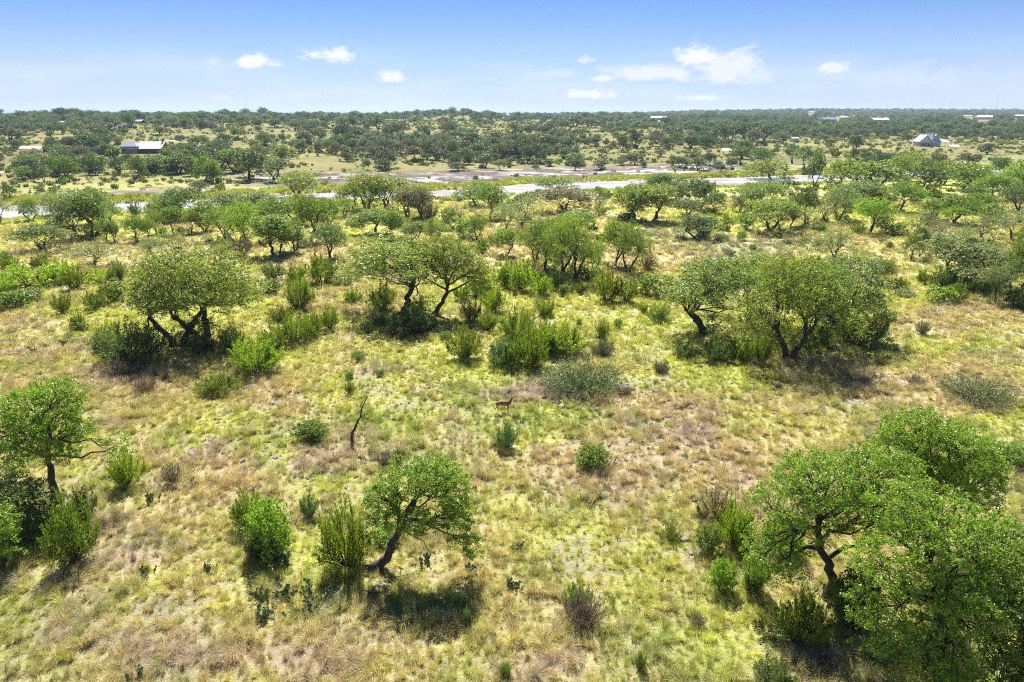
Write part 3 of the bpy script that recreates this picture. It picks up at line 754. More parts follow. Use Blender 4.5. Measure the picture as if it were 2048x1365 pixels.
def colour(o, tone, jit=.10):
    c = np.array(TONES[tone]) * prng.uniform(1 - jit, 1 + jit) * prng.uniform(1 - jit * .5, 1 + jit * .5, 3)
    o.color = (*c, 1.0)

def put(u, v, w, h, kind='oak', tone='green', label=None, group=None, rot=None, lod=None, p=None, dm=.35):
    """stand a plant on the ground where the photograph shows its foot; w, h are its size in the photograph's pixels"""
    p = ground(u, v)[0] if p is None else p
    d = p - np.array([0, 0, CAMZ]); depth = p[1] * CP - (p[2] - CAMZ) * SP
    ppm = F / depth; phi = math.atan2(CAMZ - p[2], math.hypot(p[0], p[1]))
    wm_ = w / ppm; hm = (h - dm * w * math.sin(phi)) / (ppm * math.cos(phi)); hm = max(hm, .3)
    dist = float(np.linalg.norm(d))
    names = {'oak': ('live_oak', 'oak'), 'sparse': ('mesquite_tree', 'mesquite'), 'jun': ('juniper_bush', 'juniper'), 'mound': ('green_bush', 'bush'), 'brush': ('thorn_brush', 'brush'), 'dead': ('dead_bush', 'dead bush'), 'low': ('green_bush', 'bush')}
    if kind == 'oak': S = OAK_A if dist < 105 else OAK_B if dist < 235 else OAK_C
    elif kind == 'sparse': S = SPARSE_A if dist < 105 else SPARSE_B
    elif kind == 'jun': S = JUN_A if dist < 85 else JUN_B if dist < 210 else JUN_C
    elif kind in ('mound', 'low'): S = MND_A if dist < 80 else MND_B
    elif kind == 'brush': S = BRUSH
    else: S = DEADB
    A, B, pw, ph = S[int(prng.integers(0, len(S)))]
    sx = wm_ / pw; sz = hm / ph
    nm, cat = names[kind]
    rz = prng.uniform(0, 6.28) if rot is None else rot
    if B is None:
        o = link(nm, A); o.location = p; o.scale = (sx, sx, sz); o.rotation_euler = (0, 0, rz); colour(o, tone); root = o
    else:
        root = bpy.data.objects.new(nm, None); COL.objects.link(root); root.location = p; root.rotation_euler = (0, 0, rz); root.scale = (sx, sx, sz); root.empty_display_size = .2
        a = link('trunk' if kind in ('oak', 'sparse') else 'stems', A, root)
        b = link('crown' if kind in ('oak', 'sparse') else 'foliage' if kind not in ('dead',) else 'twigs', B, root); colour(b, tone)
        if kind in ('brush', 'dead'): a.color = b.color
    cats = {'oak': 'tree', 'sparse': 'tree', 'jun': 'shrub', 'mound': 'bush', 'low': 'bush', 'brush': 'brush', 'dead': 'dead bush'}
    root['category'] = cats[kind]
    if label: root['label'] = label
    ITEMS.append(dict(o=root, u=u, v=v, w=w, h=h, kind=kind, tone=tone, dist=dist, label=label, group=group, p=p))
    return root
# PART2
# ---------------------------------------------------------------- hero trees close to the camera
def hero(u, v, lobes, trunk, r0, tips, per, leaf, puff, tone, label, seed, name='live_oak', extra=(), bark=None, upb=.5):
    rng = np.random.default_rng(seed); p = ground(u, v)[0]
    A, B = make_tree('hero_%d' % seed, rng, lobes, trunk, r0, tips, per, leaf, puff, sides=6, extra=extra, upb=upb)
    A.materials.append(bark or M_BARK); B.materials.append(M_LEAFN if v > 800 else M_LEAF)
    r = bpy.data.objects.new(name, None); COL.objects.link(r); r.location = p; r.empty_display_size = .3
    link('trunk', A, r); b = link('crown', B, r); colour(b, tone, .02)
    r['category'] = 'tree'; r['label'] = label
    ITEMS.append(dict(o=r, u=u, v=v, w=200, h=200, kind='oak', tone=tone, dist=float(np.linalg.norm(p)), label=label, group=None, p=p))
    return r

# the leaning oak in the middle foreground
hero(735, 1138, [(3.5, .3, 5.2, 1.15, 1.1, .8), (2.2, .2, 4.9, .8, .9, .6), (1.0, .1, 4.1, .85, .9, .85), (4.5, .1, 4.3, .85, 1.0, 1.2), (4.7, -.2, 2.9, .75, .8, 1.2), (2.5, -.5, 3.1, 1.1, .8, .6), (5.3, -.4, 1.75, .5, .5, .65), (.7, 0, 2.7, .45, .5, .45), (1.6, .9, 5.3, .35, .35, .5)],
     [[(0, 0, 0), (.55, 0, .22), (1.15, 0, .75), (1.3, 0, 1.5), (1.75, .1, 2.2), (1.75, .1, 3.1)]], .26, 150, 165, .10, .40, 'bright',
     'leaning oak with a crooked dark trunk bent low to the right in the middle foreground', 31,
     extra=[([(1.75, .1, 2.3), (2.3, 0, 2.0), (2.9, -.1, 1.75), (3.2, -.1, 1.1)], .045), ([(2.0, .1, 3.1), (2.6, .2, 4.0), (3.6, .3, 4.7), (4.2, .3, 5.0)], .13)])
# oak at the left edge with one long branch reaching right
hero(113, 1003, [(.2, .1, 6.0, 2.3, 1.9, 1.2), (-1.9, 0, 4.6, 1.3, 1.4, .9), (1.3, -.2, 4.7, 1.4, 1.4, .95), (-.3, -.4, 4.3, 1.7, 1.2, .9), (-1.3, -.4, 3.5, 1.2, 1.0, .7), (1.1, -.3, 3.6, 1.0, .9, .65), (1.0, .8, 6.7, 1.5, 1.2, .7), (4.1, 0, 3.75, .55, .55, .45), (4.6, 0, 3.2, .4, .4, .5)],
     [[(0, 0, 0), (0, 0, 1.0), (.08, 0, 2.0), (.12, 0, 3.0), (.3, 0, 3.9)]], .23, 190, 160, .11, .46, 'bright',
     'tall oak at the left edge with one long bare branch reaching right over the grass', 32,
     extra=[([(.15, 0, 3.1), (1.2, 0, 3.0), (2.1, 0, 2.9), (2.7, 0, 3.25), (3.5, 0, 3.3), (4.2, 0, 3.7)], .085), ([(.1, 0, 3.0), (-.9, 0, 3.3), (-2.0, 0, 4.1)], .09)])
# the big oak of the lower right corner with its dark forked trunk
hero(1655, 1198, [(-.6, .6, 6.0, 2.3, 2.0, 1.15), (-2.6, .2, 5.2, 1.4, 1.4, .85), (1.9, .8, 6.1, 1.9, 1.8, 1.2), (-3.1, -.4, 2.7, 1.3, 1.1, 1.05), (.6, .4, 4.6, 1.7, 1.3, .9), (-1.9, -.2, 3.9, 1.0, .9, .6), (3.0, .4, 4.6, 1.2, 1.2, 1.0)],
     [[(0, 0, 0), (.1, 0, .9), (-.15, 0, 1.9), (-.7, 0, 2.8), (-.95, .1, 3.9)]], .25, 235, 175, .10, .46, 'bright',
     'big oak in the right foreground with a dark forked trunk and low left bough', 33,
     extra=[([(-.7, 0, 2.8), (-1.4, 0, 2.9), (-2.1, -.2, 2.6)], .14), ([(-.3, 0, 2.3), (.4, 0, 2.9), (1.2, .1, 2.9), (1.9, .1, 3.2)], .11), ([(.1, 0, .9), (.55, -.1, 1.0), (.75, -.1, 1.25)], .10)])
hero(1852, 1092, [(0, 0, 5.6, 2.2, 1.9, 1.3), (-1.6, .3, 6.6, 1.8, 1.5, 1.0), (-2.6, .2, 5.6, 1.3, 1.2, .9), (1.5, -.2, 4.4, 1.3, 1.5, 1.5), (2.0, -.4, 3.3, .8, 1.1, 1.0), (-.5, -.2, 4.4, 1.6, 1.4, .8)],
     [[(0, 0, 0), (-.1, 0, 1.2), (.1, 0, 2.4), (-.2, 0, 3.6)], [(.6, .2, 0), (.9, .2, 1.4), (1.3, .1, 2.8)]], .22, 230, 175, .10, .46, 'bright',
     'dome-crowned oak behind the forked oak in the right foreground', 34)
hero(1850, 1330, [(0, .8, 6.0, 2.5, 1.9, 1.2), (-2.0, .3, 5.0, 1.7, 1.5, 1.1), (2.0, .6, 5.4, 1.9, 1.6, 1.2), (-2.4, -.4, 3.2, 1.4, 1.2, 1.1), (.4, -.8, 4.0, 2.0, 1.4, 1.2), (-.8, 1.4, 6.6, 1.5, 1.2, .8), (-.5, -1.3, 2.6, 1.8, 1.0, .9), (-2.2, -1.2, 1.9, 1.1, .9, .8), (2.2, -1.2, 3.0, 1.5, 1.1, 1.2), (.6, -2.0, 1.3, 1.5, .9, .8), (2.6, -1.8, 1.4, 1.3, .9, .9), (3.4, .2, 3.6, 1.2, 1.2, 1.4), (-1.4, -.6, 4.0, 1.2, 1.0, .9)],
     [[(0, 0, 0), (0, 0, 1.2), (.2, 0, 2.4), (.1, 0, 3.4)], [(.5, .2, 0), (.9, .2, 1.3), (1.3, .2, 2.8)]], .24, 330, 170, .10, .46, 'bright',
     'broad fresh green oak filling the lower right, nearest to the bottom edge', 35)
hero(2075, 1390, [(0, .3, 5.8, 2.2, 1.9, 1.2), (-1.9, 0, 4.7, 1.4, 1.4, 1.1), (1.7, .3, 5.2, 1.6, 1.6, 1.2), (-1.0, -.6, 3.1, 1.3, 1.2, .9), (-1.7, -.9, 2.0, 1.0, .9, .9), (0, -1.2, 2.4, 1.5, 1.0, 1.1), (-.6, -1.8, 1.1, 1.4, .8, .8), (.4, -.3, 4.2, 1.6, 1.2, 1.0)],
     [[(0, 0, 0), (.1, 0, 1.2), (-.2, 0, 2.4), (0, 0, 3.6)], [(-.7, -.2, 0), (-1.0, -.2, 1.3), (-1.2, -.1, 2.8)]], .2, 190, 170, .10, .48, 'green',
     'oak cut by the right edge of the photo beside the broad fresh green oak', 36)
hero(8, 1140, [(0, 0, 2.7, .95, 1.0, 1.0), (-.3, 0, 1.8, 1.0, 1.0, .8), (.5, -.2, 1.7, .6, .7, .7)], [[(0, 0, 0), (.05, 0, .6), (0, 0, 1.3)], [(-.3, 0, 0), (-.4, 0, .7), (-.6, 0, 1.4)]], .09, 60, 140, .10, .38, 'bright',
     'young leafy oak cut by the left edge below the tall oak', 37)
hero(60, 1080, [(0, 0, 2.4, 1.2, 1.3, 1.2), (.9, .2, 2.1, .9, .9, 1.1), (-1.0, 0, 2.6, .9, .9, 1.1), (.3, -.3, 1.1, 1.5, .8, .8), (1.5, -.2, 1.2, .9, .8, .9), (-.5, .3, 3.2, .8, .7, .7)], [[(0, 0, 0), (.05, 0, .5), (0, 0, 1.0)], [(-.5, 0, 0), (-.6, 0, .6), (-.8, 0, 1.2)], [(.5, 0, 0), (.7, 0, .6), (.9, 0, 1.2)]], .07, 140, 130, .10, .38, 'dark',
     'dark dense thicket of oak sprouts around the foot of the tall left oak', 38, name='oak_thicket')

# ---------------------------------------------------------------- hand placed plants, near and middle distance
T = [  # u, v, w, h, kind, tone, label
 (359, 692, 200, 185, 'oak', 'olive', 'olive oak with a dark single trunk above the dark thicket'),
 (408, 684, 205, 200, 'oak', 'olive', 'wide twin-stemmed oak standing right beside the single-trunked olive oak, left of centre'),
 (808, 627, 175, 165, 'oak', 'olive', 'round olive oak standing upright just left of the slanting black trunk'),
 (1418, 668, 190, 165, 'oak', 'green', 'oak with two dark stems at the left end of the big right-hand grove'),
 (1580, 722, 200, 215, 'oak', 'olive', 'oak with a pale-lit bare trunk standing in front of the right-hand grove'),
 (1606, 695, 170, 185, 'oak', 'green', 'oak just behind the front trunk of the right-hand grove'),
 (1690, 672, 190, 170, 'oak', 'grey', 'grey-green oak with drooping boughs at the right end of the right-hand grove'),
 (1500, 640, 150, 135, 'oak', 'green', None),
 (1148, 563, 110, 130, 'oak', 'olive', 'tall oak with a straight black trunk in the middle grove'),
 (1122, 548, 85, 112, 'oak', 'olive', None), (1090, 541, 90, 104, 'oak', 'green', None), (1187, 544, 50, 62, 'oak', 'green', None), (1068, 530, 60, 80, 'oak', 'olive', None),
 (1228, 531, 56, 90, 'oak', 'olive', None), (1255, 546, 66, 100, 'oak', 'green', 'narrow oak with upswept limbs right of the middle grove'),
 (1912, 563, 150, 100, 'oak', 'grey', 'pale broad oak with a bulky low fork near the right edge'), (1945, 560, 76, 82, 'oak', 'grey', None),
 (1990, 605, 62, 78, 'oak', 'grey', None), (2023, 602, 68, 145, 'oak', 'green', 'tall narrow oak near the right edge with a long dark trunk'), (2052, 612, 80, 120, 'oak', 'dark', None),
 (87, 502, 92, 56, 'oak', 'dark', 'low wide oak with a bent stem standing alone near the left edge'), (63, 443, 40, 46, 'oak', 'green', 'small two-stemmed oak against the pale river at far left'),
 (2, 448, 44, 54, 'sparse', 'grey', None), (150, 478, 72, 82, 'oak', 'dark', None), (187, 474, 80, 90, 'oak', 'green', None), (212, 484, 34, 46, 'oak', 'green', None), (228, 486, 30, 44, 'oak', 'green', None),
 (120, 446, 70, 68, 'sparse', 'grey', None), (185, 448, 90, 72, 'oak', 'grey', None), (222, 452, 40, 50, 'oak', 'green', None), (271, 432, 26, 32, 'jun', 'teal', None),
 (270, 484, 42, 54, 'oak', 'green', None), (295, 484, 36, 48, 'oak', 'green', None), (347, 468, 40, 56, 'oak', 'green', None), (314, 468, 28, 48, 'oak', 'green', None), (382, 467, 38, 46, 'oak', 'olive', 'small rounded oak with a leaning stem alone on the tan grass'),
 (184, 532, 80, 50, 'sparse', 'grey', 'crooked grey mesquite sprawling over the tan grass at left'), (308, 518, 55, 46, 'sparse', 'grey', None), (350, 512, 50, 50, 'sparse', 'grey', None),
 (365, 442, 92, 66, 'oak', 'dark', None), (330, 446, 60, 52, 'oak', 'green', None), (409, 464, 52, 62, 'oak', 'green', None), (493, 488, 80, 86, 'oak', 'bright', 'sunlit oak with a clear leaning trunk behind the grey dead limbs'), (452, 480, 56, 70, 'oak', 'green', None),
 (548, 511, 86, 84, 'oak', 'green', 'oak with several dark stems in the grove left of centre'), (559, 509, 55, 72, 'oak', 'green', None), (592, 503, 54, 64, 'oak', 'grey', None), (660, 514, 62, 70, 'oak', 'grey', 'small round oak on a thin trunk at the right end of the left grove'),
 (620, 484, 66, 92, 'oak', 'green', None), (655, 460, 62, 66, 'oak', 'green', None), (560, 458, 76, 66, 'oak', 'green', None), (600, 450, 66, 62, 'oak', 'olive', None), (597, 398, 80, 56, 'oak', 'olive', 'spreading oak on the near side of the rocky river shelf'),
 (460, 434, 80, 50, 'oak', 'grey', None), (520, 430, 64, 46, 'oak', 'grey', None), (500, 446, 60, 40, 'oak', 'green', None), (748, 468, 68, 52, 'oak', 'green', 'low forked oak left of the round olive oak'), (785, 478, 54, 58, 'oak', 'green', None),
 (735, 424, 84, 78, 'oak', 'olive', None), (775, 424, 90, 76, 'oak', 'olive', 'wide pale oak crown rising before the rocky river bend'), (705, 420, 50, 52, 'oak', 'green', None), (815, 434, 74, 62, 'oak', 'greyb', None), (842, 438, 62, 64, 'oak', 'greyb', None), (690, 436, 40, 40, 'oak', 'green', None),
 (952, 414, 74, 50, 'oak', 'green', 'oak with a bent pale trunk leaning left against the river'), (980, 437, 58, 68, 'oak', 'green', None), (1042, 454, 92, 66, 'sparse', 'grey', 'thin broad tree with an open grey-green crown in the centre'), (1010, 472, 62, 64, 'sparse', 'grey', None),
 (905, 458, 48, 44, 'oak', 'green', None), (955, 480, 44, 52, 'oak', 'green', None), (932, 477, 44, 42, 'oak', 'bright', None), (1014, 512, 42, 56, 'oak', 'bright', 'small fresh green oak left of the middle grove'), (1130, 428, 112, 58, 'oak', 'greyb', 'broad grey-brown dome of an oak beside the river in the centre'),
 (1108, 388, 78, 38, 'oak', 'green', None), (1197, 418, 32, 44, 'sparse', 'dark', None), (1272, 441, 72, 74, 'oak', 'olive', None), (1308, 443, 84, 74, 'oak', 'olive', 'broad olive oak with a leaning stem right of centre near the river'), (1320, 400, 66, 52, 'oak', 'dark', None),
 (1355, 408, 64, 50, 'oak', 'dark', None), (1400, 420, 72, 62, 'oak', 'dark', None), (1428, 428, 36, 44, 'oak', 'dark', None), (1372, 434, 60, 38, 'oak', 'dark', None), (1390, 477, 66, 48, 'oak', 'dark', 'dark crooked oak leaning left alone in the grey-green scrub'),
 (1540, 463, 112, 70, 'oak', 'olive', 'round dense olive dome of an oak right of centre'), (1530, 414, 88, 52, 'oak', 'green', None), (1505, 424, 54, 50, 'oak', 'grey', None), (1541, 364, 84, 46, 'oak', 'olive', 'wide oak standing alone in front of the bright river'), (1545, 400, 40, 36, 'oak', 'green', None),
 (1628, 374, 30, 64, 'oak', 'dark', 'dark slim upright oak beside the river'), (1675, 379, 74, 60, 'oak', 'olive', None), (1757, 374, 84, 52, 'oak', 'green', None), (1718, 372, 50, 48, 'oak', 'green', None), (1800, 362, 56, 50, 'oak', 'olive', None), (1837, 385, 70, 60, 'oak', 'dark', 'full round oak with a short reddish trunk right of the river bend'),
 (1885, 370, 50, 48, 'oak', 'green', None), (1925, 380, 80, 54, 'oak', 'green', None), (2004, 352, 32, 36, 'oak', 'dark', None), (2018, 398, 74, 62, 'oak', 'bright', None), (2044, 384, 54, 64, 'oak', 'green', None), (1960, 372, 50, 40, 'oak', 'green', None),
 (1676, 440, 76, 70, 'oak', 'grey', None), (1650, 446, 46, 62, 'sparse', 'grey', None), (1612, 452, 50, 76, 'oak', 'dark', None), (1736, 467, 74, 72, 'oak', 'bright', 'mid-sized fresh green oak with one thin trunk right of the dome oak'), (1798, 423, 60, 60, 'oak', 'green', None),
 (1720, 414, 76, 52, 'oak', 'grey', None), (1752, 418, 64, 46, 'oak', 'olive', None), (1912, 452, 48, 40, 'oak', 'bright', None), (1905, 446, 68, 58, 'oak', 'green', None), (1942, 418, 40, 48, 'oak', 'dark', None), (1990, 402, 64, 52, 'oak', 'green', None), (2036, 424, 66, 54, 'oak', 'dark', None),
 (1822, 519, 32, 52, 'oak', 'green', 'small oak on a long leaning stem beside its straight neighbour'), (1837, 514, 36, 58, 'oak', 'dark', None), (1843, 494, 56, 74, 'sparse', 'greyb', None), (1873, 480, 66, 40, 'sparse', 'greyb', None), (1968, 484, 78, 60, 'sparse', 'grey', None), (2022, 480, 78, 62, 'sparse', 'grey', None), (1930, 494, 50, 44, 'sparse', 'grey', None),
 (1668, 522, 74, 70, 'sparse', 'grey', 'sparse grey mesquite with see-through crown behind the right-hand grove'), (1750, 566, 32, 48, 'oak', 'green', None), (1764, 572, 38, 54, 'oak', 'green', None), (1580, 455, 40, 50, 'oak', 'dark', None), (1960, 430, 60, 44, 'oak', 'green', None), (1860, 440, 50, 44, 'oak', 'olive', None),
 (1100, 500, 60, 60, 'oak', 'bright', None), (1150, 470, 80, 50, 'oak', 'bright', None), (870, 480, 46, 44, 'oak', 'green', None), (830, 486, 50, 44, 'oak', 'green', None), (1480, 425, 30, 34, 'oak', 'grey', None), 
]
for (u, v, w, h, k, tn, lb) in T: put(u, v, w * 1.08, h * 1.02, k, tn, lb)
# the oak that leans on its slanting black trunk, in front of the centre
hero(868, 630, [(2.2, 0, 7.0, 2.9, 2.6, 1.4), (-.9, .3, 6.6, 2.3, 2.2, 1.4), (4.6, 0, 5.2, 2.2, 2.0, 1.2), (1.3, .4, 8.0, 2.2, 2.0, .9), (5.6, -.4, 3.6, 1.5, 1.4, .9), (2.6, -.8, 5.0, 1.8, 1.4, .8)],
     [[(0, 0, 0), (.6, 0, .9), (1.2, 0, 1.8), (1.6, 0, 2.8), (1.5, 0, 4.2)]], .30, 200, 120, .15, .62, 'olive', 'big oak on a slanting black trunk in front of the centre', 39,
     extra=[([(1.5, 0, 2.6), (2.8, 0, 3.2), (4.2, 0, 4.0), (5.2, 0, 4.9)], .15), ([(1.5, 0, 3.0), (.2, 0, 3.7), (-1.2, 0, 4.6)], .13)])

S = [
 (60, 574, 110, 52, 'jun', 'lime', 'lime-green feathery shrub bank near the left edge'), (118, 566, 70, 58, 'jun', 'lime', None), (30, 556, 60, 40, 'jun', 'lime', None), (152, 578, 54, 58, 'jun', 'jun', None), (200, 564, 60, 36, 'jun', 'lime', 'pale lime shrub under the crooked grey mesquite'), (238, 563, 38, 50, 'jun', 'dark', None),
 (18, 538, 42, 32, 'jun', 'jun', None), (82, 536, 44, 36, 'jun', 'jun', None), (26, 614, 58, 36, 'mound', 'green', None), (126, 626, 42, 46, 'jun', 'jun', 'open olive juniper standing alone on the tan grass at left'), (157, 658, 30, 44, 'jun', 'jun', None), (190, 618, 48, 42, 'jun', 'jun', None), (228, 604, 52, 44, 'mound', 'green', None),
 (165, 662, 28, 22, 'mound', 'green', None), (10, 590, 30, 44, 'jun', 'lime', None), (60, 600, 50, 26, 'mound', 'green', None), (8, 528, 30, 26, 'mound', 'dark', None),
 (645, 566, 66, 66, 'jun', 'jun', 'wide fan-shaped juniper above the twin olive oaks'), (548, 557, 50, 36, 'jun', 'dark', None), (592, 562, 44, 38, 'jun', 'jun', None), (600, 617, 64, 76, 'jun', 'jun', 'upright juniper with a lime tip right of the twin olive oaks'), (606, 585, 34, 34, 'jun', 'lime', None), (690, 570, 34, 22, 'low', 'grey', None), (545, 585, 40, 30, 'mound', 'green', None),
 (640, 540, 36, 34, 'jun', 'jun', None), (985, 492, 20, 28, 'jun', 'jun', None), (967, 508, 26, 32, 'mound', 'green', None), (1010, 572, 56, 66, 'jun', 'jun', None), (1042, 580, 64, 70, 'jun', 'junb', None), (1081, 590, 50, 54, 'jun', 'junb', 'bright juniper bush directly below the middle grove'), (1110, 574, 42, 44, 'jun', 'dark', None), (1064, 560, 50, 50, 'jun', 'brown', None),
 (1126, 590, 22, 22, 'mound', 'green', None), (1160, 586, 28, 24, 'jun', 'jun', None), (1214, 602, 64, 78, 'jun', 'jun', 'large domed juniper right of the middle grove'), (1252, 604, 48, 58, 'jun', 'jun', None), (1294, 540, 34, 44, 'jun', 'brown', None), (1284, 626, 22, 26, 'jun', 'jun', 'small lone juniper on the bright grass right of the domed juniper'),
 (1318, 642, 56, 44, 'jun', 'green', None), (1176, 560, 40, 30, 'mound', 'green', None), (1300, 590, 60, 50, 'mound', 'green', None), (960, 590, 60, 60, 'jun', 'junb', None), (925, 600, 40, 40, 'jun', 'jun', None),
 (1390, 446, 36, 20, 'jun', 'jun', None), (1418, 452, 40, 28, 'jun', 'lime', None), (1455, 448, 32, 28, 'jun', 'junb', None), (1482, 446, 28, 24, 'jun', 'lime', None), (1492, 459, 34, 46, 'jun', 'dark', None), (1483, 481, 20, 19, 'mound', 'bright', 'small round bright bush alone in the right middle meadow'), (1572, 488, 19, 9, 'mound', 'dark', None), (1405, 476, 30, 14, 'mound', 'green', None), (1442, 479, 36, 13, 'mound', 'green', None),
 (1240, 445, 24, 22, 'jun', 'dark', None), (1255, 442, 30, 18, 'mound', 'dark', None), (1158, 450, 26, 22, 'jun', 'jun', None), (1186, 446, 18, 14, 'jun', 'lime', None), (1270, 452, 20, 14, 'mound', 'dark', None), (1203, 428, 24, 20, 'jun', 'lime', None), (1360, 482, 24, 18, 'jun', 'dark', None), (1460, 510, 26, 12, 'low', 'greyb', None), (1506, 500, 16, 12, 'mound', 'green', None),
 (1845, 567, 30, 38, 'jun', 'jun', None), (1880, 578, 44, 56, 'jun', 'dark', None), (1886, 604, 48, 36, 'mound', 'bright', 'fresh green bush at the foot of the pale broad oak'), (1915, 602, 38, 50, 'jun', 'jun', None), (1812, 592, 42, 13, 'low', 'grey', None), (1800, 576, 38, 24, 'jun', 'jun', None), (1778, 498, 14, 14, 'mound', 'dark', None), (1865, 412, 16, 9, 'mound', 'dark', None), (1868, 436, 16, 18, 'jun', 'dark', None), (1765, 485, 16, 9, 'mound', 'green', None), (1768, 504, 12, 9, 'jun', 'brown', None),
 (1955, 590, 44, 48, 'jun', 'dark', None), (2034, 615, 50, 40, 'mound', 'dark', None), (1845, 395, 50, 26, 'jun', 'jun', None), (1870, 398, 34, 24, 'jun', 'jun', None), (1760, 455, 40, 28, 'mound', 'green', None), (1785, 470, 40, 26, 'mound', 'green', None), (1715, 468, 34, 24, 'jun', 'jun', None), (1980, 440, 50, 34, 'mound', 'green', None), (1640, 462, 30, 18, 'mound', 'green', None), (1605, 486, 14, 12, 'mound', 'green', None), (1638, 492, 16, 14, 'mound', 'green', None), (1840, 505, 20, 14, 'mound', 'dark', None),
 (1430, 722, 66, 60, 'jun', 'dark', 'dark juniper at the feet of the two-stemmed grove oak'), (1486, 720, 62, 58, 'jun', 'jun', 'olive juniper bush left of the front grove trunk'), (1521, 726, 44, 74, 'jun', 'jun', 'upright juniper pressed beside the front grove trunk'), (1372, 714, 60, 34, 'jun', 'dark', None), (1742, 684, 56, 74, 'jun', 'jun', 'juniper at the right end of the right-hand grove'), (1698, 684, 66, 66, 'jun', 'dark', None), (1640, 690, 50, 40, 'mound', 'green', None), (1770, 640, 40, 24, 'mound', 'green', None), (1735, 612, 60, 34, 'mound', 'green', None), (1675, 650, 60, 60, 'mound', 'grey', None),
 (270, 722, 150, 100, 'jun', 'dark', 'big dark juniper mass under the single-trunked olive oak'), (225, 700, 70, 66, 'jun', 'jun', None), (405, 706, 60, 54, 'jun', 'dark', 'dark juniper between the two olive oak trunks and the bright juniper'), (465, 700, 56, 60, 'jun', 'green', None), (515, 742, 112, 92, 'jun', 'junb', 'large bright juniper right of the twin olive oaks'), (548, 700, 60, 60, 'jun', 'jun', None), (592, 684, 86, 74, 'jun', 'jun', 'olive juniper above and right of the large bright juniper'), (628, 670, 50, 62, 'jun', 'jun', None), (660, 658, 40, 54, 'jun', 'jun', 'narrow open juniper at the right end of the juniper row'), (560, 640, 50, 40, 'jun', 'jun', None),
 (440, 782, 100, 52, 'jun', 'jun', 'low spreading juniper below the large bright juniper'), (735, 665, 30, 26, 'jun', 'dark', None), (762, 650, 34, 30, 'jun', 'dark', None), (815, 664, 76, 50, 'mound', 'dark', 'dark bush under the round olive oak'), (858, 660, 40, 40, 'jun', 'dark', None), (930, 716, 76, 80, 'jun', 'jun', 'open vase-shaped juniper at centre left of the juniper clump'), (765, 620, 60, 60, 'jun', 'jun', None), (705, 604, 40, 36, 'jun', 'jun', None),
 (1035, 674, 88, 74, 'jun', 'jun', 'olive juniper at the back of the central clump'), (1086, 632, 46, 44, 'jun', 'jun', 'rounded small juniper above the central clump'), (1090, 675, 44, 46, 'jun', 'jun', None), (1012, 730, 88, 74, 'jun', 'teal', 'blue-green juniper at the front left of the central clump'), (1056, 734, 90, 98, 'jun', 'jun', None), (1085, 706, 90, 72, 'jun', 'junb', None), (1124, 704, 120, 84, 'jun', 'junb', 'bright juniper on the right side of the central clump'), (940, 644, 48, 50, 'jun', 'jun', None), (975, 660, 50, 46, 'jun', 'jun', None), (985, 620, 60, 60, 'jun', 'junb', None), (1205, 673, 34, 40, 'jun', 'jun', 'small lone juniper right of the central clump'), (1236, 656, 20, 20, 'mound', 'green', None), (1158, 655, 14, 18, 'mound', 'green', None), (838, 622, 50, 30, 'jun', 'jun', None),
 (700, 788, 26, 34, 'jun', 'jun', None), (717, 720, 34, 20, 'mound', 'green', None), (765, 752, 18, 14, 'mound', 'green', None), (702, 756, 20, 16, 'mound', 'green', None), (805, 676, 24, 24, 'mound', 'grey', None), (1158, 862, 18, 12, 'mound', 'green', None), (890, 680, 26, 18, 'mound', 'green', None),
 (630, 882, 66, 46, 'mound', 'green', 'rounded green bush left of the bare snag'), (1012, 898, 52, 60, 'jun', 'teal', 'blue-green bush straight below the deer'), (1188, 936, 74, 54, 'mound', 'green', 'dense green bush right of the blue-green bush, beside a broken stump'), (1983, 922, 90, 50, 'mound', 'green', 'wide low green bush at the right edge'),
 (258, 972, 72, 92, 'jun', 'junb', 'yellow-green juniper under the tip of the long bare branch'), (152, 1124, 104, 156, 'jun', 'jun', 'large olive juniper at the foot of the tall left oak'), (170, 1040, 60, 80, 'jun', 'dark', None), (500, 1052, 74, 92, 'jun', 'jun', 'olive juniper behind the vivid green bush'), (545, 1108, 96, 112, 'mound', 'bright', 'vivid green dense bush left of the leaning oak'), (516, 1110, 50, 50, 'mound', 'dark', None), (622, 1034, 40, 54, 'jun', 'teal', 'small blue-green sapling right of the vivid green bush'), (692, 1134, 120, 156, 'jun', 'jun', 'feathery olive juniper against the foot of the leaning oak'), (797, 925, 22, 36, 'jun', 'teal', None),
 (1440, 1182, 52, 66, 'mound', 'bright', 'small upright bright bush left of the forked oak'), (1340, 1082, 48, 40, 'jun', 'green', None), (1415, 1108, 60, 60, 'mound', 'green', None), (1465, 1090, 90, 120, 'jun', 'junb', 'yellow-green juniper behind the forked oak'), (1430, 1040, 80, 80, 'jun', 'brown', None), (1505, 1180, 60, 90, 'jun', 'green', None), (1600, 1290, 110, 150, 'jun', 'jun', 'dark juniper under the forked oak by its trunk'), (1560, 1110, 90, 110, 'jun', 'junb', None), (1500, 1178, 40, 30, 'mound', 'bright', None), (1700, 1240, 100, 110, 'mound', 'dark', None), (1545, 1370, 90, 70, 'jun', 'dark', None),
 (1155, 1215, 66, 66, 'jun', 'green', 'green-topped bush growing out of grey dead twigs, bottom centre'), (935, 1255, 20, 46, 'jun', 'dark', None), (1280, 1340, 26, 40, 'jun', 'dark', None), (1010, 1350, 26, 26, 'mound', 'green', None), (770, 1085, 70, 40, 'mound', 'bright', None),
]
for (u, v, w, h, k, tn, lb) in S: put(u, v, w, h, k, tn, lb)
